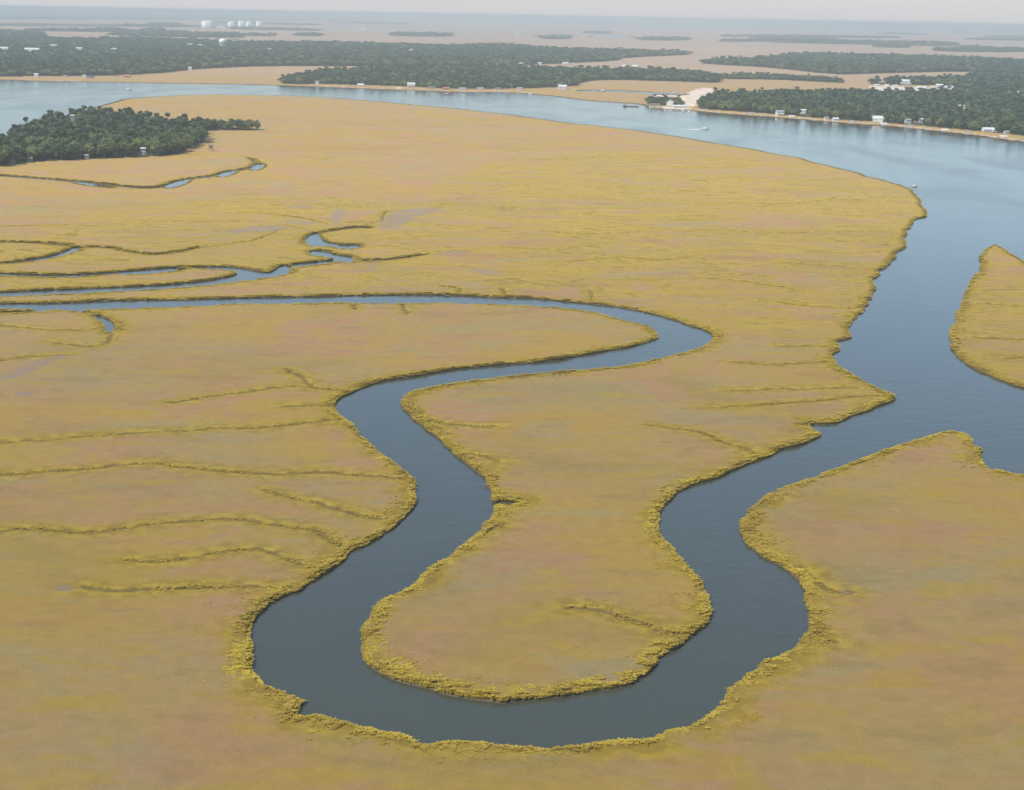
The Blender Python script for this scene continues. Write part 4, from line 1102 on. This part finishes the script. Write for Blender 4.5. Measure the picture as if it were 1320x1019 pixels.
def woodland(name, P, wscale, hscale, label, seed):
    g = np.random.default_rng(seed); n = len(P)
    me = bpy.data.meshes.new(name)
    me.vertices.add(n)
    me.vertices.foreach_set("co", np.column_stack([P, np.full(n, .9)]).astype(np.float32).ravel())
    sv = np.column_stack([wscale * g.uniform(.85, 1.25, n), wscale * g.uniform(.85, 1.25, n), hscale * g.uniform(.8, 1.25, n)]).astype(np.float32)
    a = me.attributes.new("tree_scale", 'FLOAT_VECTOR', 'POINT'); a.data.foreach_set("vector", sv.ravel())
    a = me.attributes.new("tree_turn", 'FLOAT', 'POINT'); a.data.foreach_set("value", g.uniform(0, 6.28, n).astype(np.float32))
    a = me.attributes.new("tree_pick", 'INT', 'POINT'); a.data.foreach_set("value", g.integers(0, len(proto_objs), n).astype(np.int32))
    me.update()
    me.materials.append(M["oak_leaves"])
    o = link(name, me)
    ng = bpy.data.node_groups.new(name, 'GeometryNodeTree')
    ng.interface.new_socket("Geometry", in_out='INPUT', socket_type='NodeSocketGeometry')
    ng.interface.new_socket("Geometry", in_out='OUTPUT', socket_type='NodeSocketGeometry')
    N = ng.nodes; L = ng.links
    gi = N.new("NodeGroupInput"); go = N.new("NodeGroupOutput")
    mp = N.new("GeometryNodeMeshToPoints"); L.new(gi.outputs[0], mp.inputs[0])
    def named(nm, dt):
        q = N.new("GeometryNodeInputNamedAttribute"); q.data_type = dt; q.inputs[0].default_value = nm
        return q.outputs[0]
    cx = N.new("ShaderNodeCombineXYZ"); L.new(named("tree_turn", 'FLOAT'), cx.inputs[2])
    jn = N.new("GeometryNodeJoinGeometry")
    for which in (0, 1):
        gi2 = N.new("GeometryNodeGeometryToInstance")
        for v in sorted(proto_objs):
            oi = N.new("GeometryNodeObjectInfo"); oi.inputs["Object"].default_value = proto_objs[v][which]; oi.transform_space = 'ORIGINAL'
            L.new(oi.outputs["Geometry"], gi2.inputs[0])
        ip = N.new("GeometryNodeInstanceOnPoints")
        L.new(mp.outputs[0], ip.inputs["Points"]); L.new(gi2.outputs[0], ip.inputs["Instance"])
        ip.inputs["Pick Instance"].default_value = True
        L.new(named("tree_pick", 'INT'), ip.inputs["Instance Index"])
        L.new(cx.outputs[0], ip.inputs["Rotation"]); L.new(named("tree_scale", 'FLOAT_VECTOR'), ip.inputs["Scale"])
        L.new(ip.outputs[0], jn.inputs[0])
    L.new(jn.outputs[0], go.inputs[0])
    md = o.modifiers.new("trees", 'NODES'); md.node_group = ng
    tag(o, label, "wood", kind="stuff")
    return o


def far_fill(keys, mn, k, seed):
    P = np.vstack([fill(wood_polys[q], lambda y: max(mn, y * k), seed + i) for i, q in enumerate(keys)])
    return P[free(P)]
woodland("island_woodland", rest_h, np.full(len(rest_h), 1.05), np.full(len(rest_h), 1.05), "dark trees deeper in the wooded island on the left, behind the separate trees", 31)
woodland("shore_woodland", rn, np.clip(np.hypot(*rn.T) * .0042 / 11, 1, 3), np.full(len(rn), .95), "dense green wood covering the right bank of the broad river", 32)
for (nm, keys, lb, sd_) in [("peninsula_woodland", ["peninsula"], "green wood covering the low peninsula across the river in the middle", 33),
                            ("far_shore_woodland", ["left_far"], "broad bluish green wood on the far left shore", 34),
                            ("marina_woodland", ["marina_trees"], "low green trees on the marina spit left of the sandy clearing", 36),
                            ("inland_woodland", ["right_far"], "bluish green wood stretching behind the inland clearing on the right", 35),
                            ("hedgerow_woodland", ["hedge"], "thin dark line of trees across the tan field on the right", 38),
                            ("distant_woodland", [q for q in WOODS if q.startswith("band")], "thin hazy bands of trees on the marsh below the horizon", 37)]:
    P = far_fill(keys, 11.0, .0042, sd_)
    r = np.hypot(*P.T)
    woodland(nm, P, np.clip(r * .0042 / 11, 1, 6), np.full(len(P), .62 if nm in ("marina_woodland", "hedgerow_woodland") else .95), lb, sd_)

# ------------------------------------------------------------------ haze
hz = NT("haze_air")
pv = hz.new("ShaderNodeVolumePrincipled")
pv.inputs["Color"].default_value = (0.66, 0.735, 0.755, 1)
pv.inputs["Density"].default_value = 0.86e-4
pv.inputs["Anisotropy"].default_value = 0.0
hz.l(pv.outputs[0], hz.out.inputs["Volume"])
B = 95000
o = MB().box(-B, B, -B, B, -2.6, CAM_H + 4).build("haze", hz.m)
tag(o, "pale blue haze over the whole marsh", "haze", kind="stuff")

# ------------------------------------------------------------------ light
SUN_EL, SUN_AZ = math.radians(49), math.radians(-126)     # azimuth from +Y, clockwise: behind and left of the camera
wd = bpy.data.worlds.new("World"); S.world = wd; wd.use_nodes = True
nt = wd.node_tree; bg = nt.nodes["Background"]
sky = nt.nodes.new("ShaderNodeTexSky"); sky.sky_type = 'NISHITA'; sky.sun_disc = False
sky.sun_elevation = SUN_EL; sky.sun_rotation = SUN_AZ
sky.air_density = 1.0; sky.dust_density = 0.35; sky.altitude = 400; sky.ozone_density = 3.0
nt.links.new(sky.outputs[0], bg.inputs[0]); bg.inputs[1].default_value = 0.118
# pale band of haze low over the horizon, all the way round
bh = nt.nodes.new("ShaderNodeBackground"); bh.inputs[0].default_value = (0.472, 0.470, 0.486, 1); bh.inputs[1].default_value = 1.0
tc = nt.nodes.new("ShaderNodeTexCoord"); sx = nt.nodes.new("ShaderNodeSeparateXYZ"); nt.links.new(tc.outputs["Generated"], sx.inputs[0])
mr = nt.nodes.new("ShaderNodeMapRange"); mr.interpolation_type = 'SMOOTHSTEP'; nt.links.new(sx.outputs[2], mr.inputs["Value"])
mr.inputs["From Min"].default_value = 0.0; mr.inputs["From Max"].default_value = 0.075; mr.inputs["To Min"].default_value = 1.0; mr.inputs["To Max"].default_value = 0.0
mxs = nt.nodes.new("ShaderNodeMixShader"); nt.links.new(mr.outputs["Result"], mxs.inputs[0]); nt.links.new(bg.outputs[0], mxs.inputs[1]); nt.links.new(bh.outputs[0], mxs.inputs[2])
nt.links.new(mxs.outputs[0], nt.nodes["World Output"].inputs[0])
sl = bpy.data.lights.new("sun", 'SUN'); sl.energy = 3.4; sl.angle = math.radians(0.6); sl.color = (1.0, 0.95, 0.86)
so = bpy.data.objects.new("sun", sl); COL.objects.link(so)
sdir = Vector((math.sin(SUN_AZ) * math.cos(SUN_EL), math.cos(SUN_AZ) * math.cos(SUN_EL), math.sin(SUN_EL)))
so.rotation_euler = sdir.to_track_quat('Z', 'Y').to_euler()
so.location = (0, 0, 400)

S.view_settings.view_transform = 'Standard'; S.view_settings.look = 'None'
S.view_settings.exposure = 0.47; S.view_settings.gamma = 1.0
S.cycles.use_denoising = True
S.cycles.max_bounces = 6; S.cycles.diffuse_bounces = 2; S.cycles.glossy_bounces = 3; S.cycles.volume_bounces = 2; S.cycles.transmission_bounces = 3
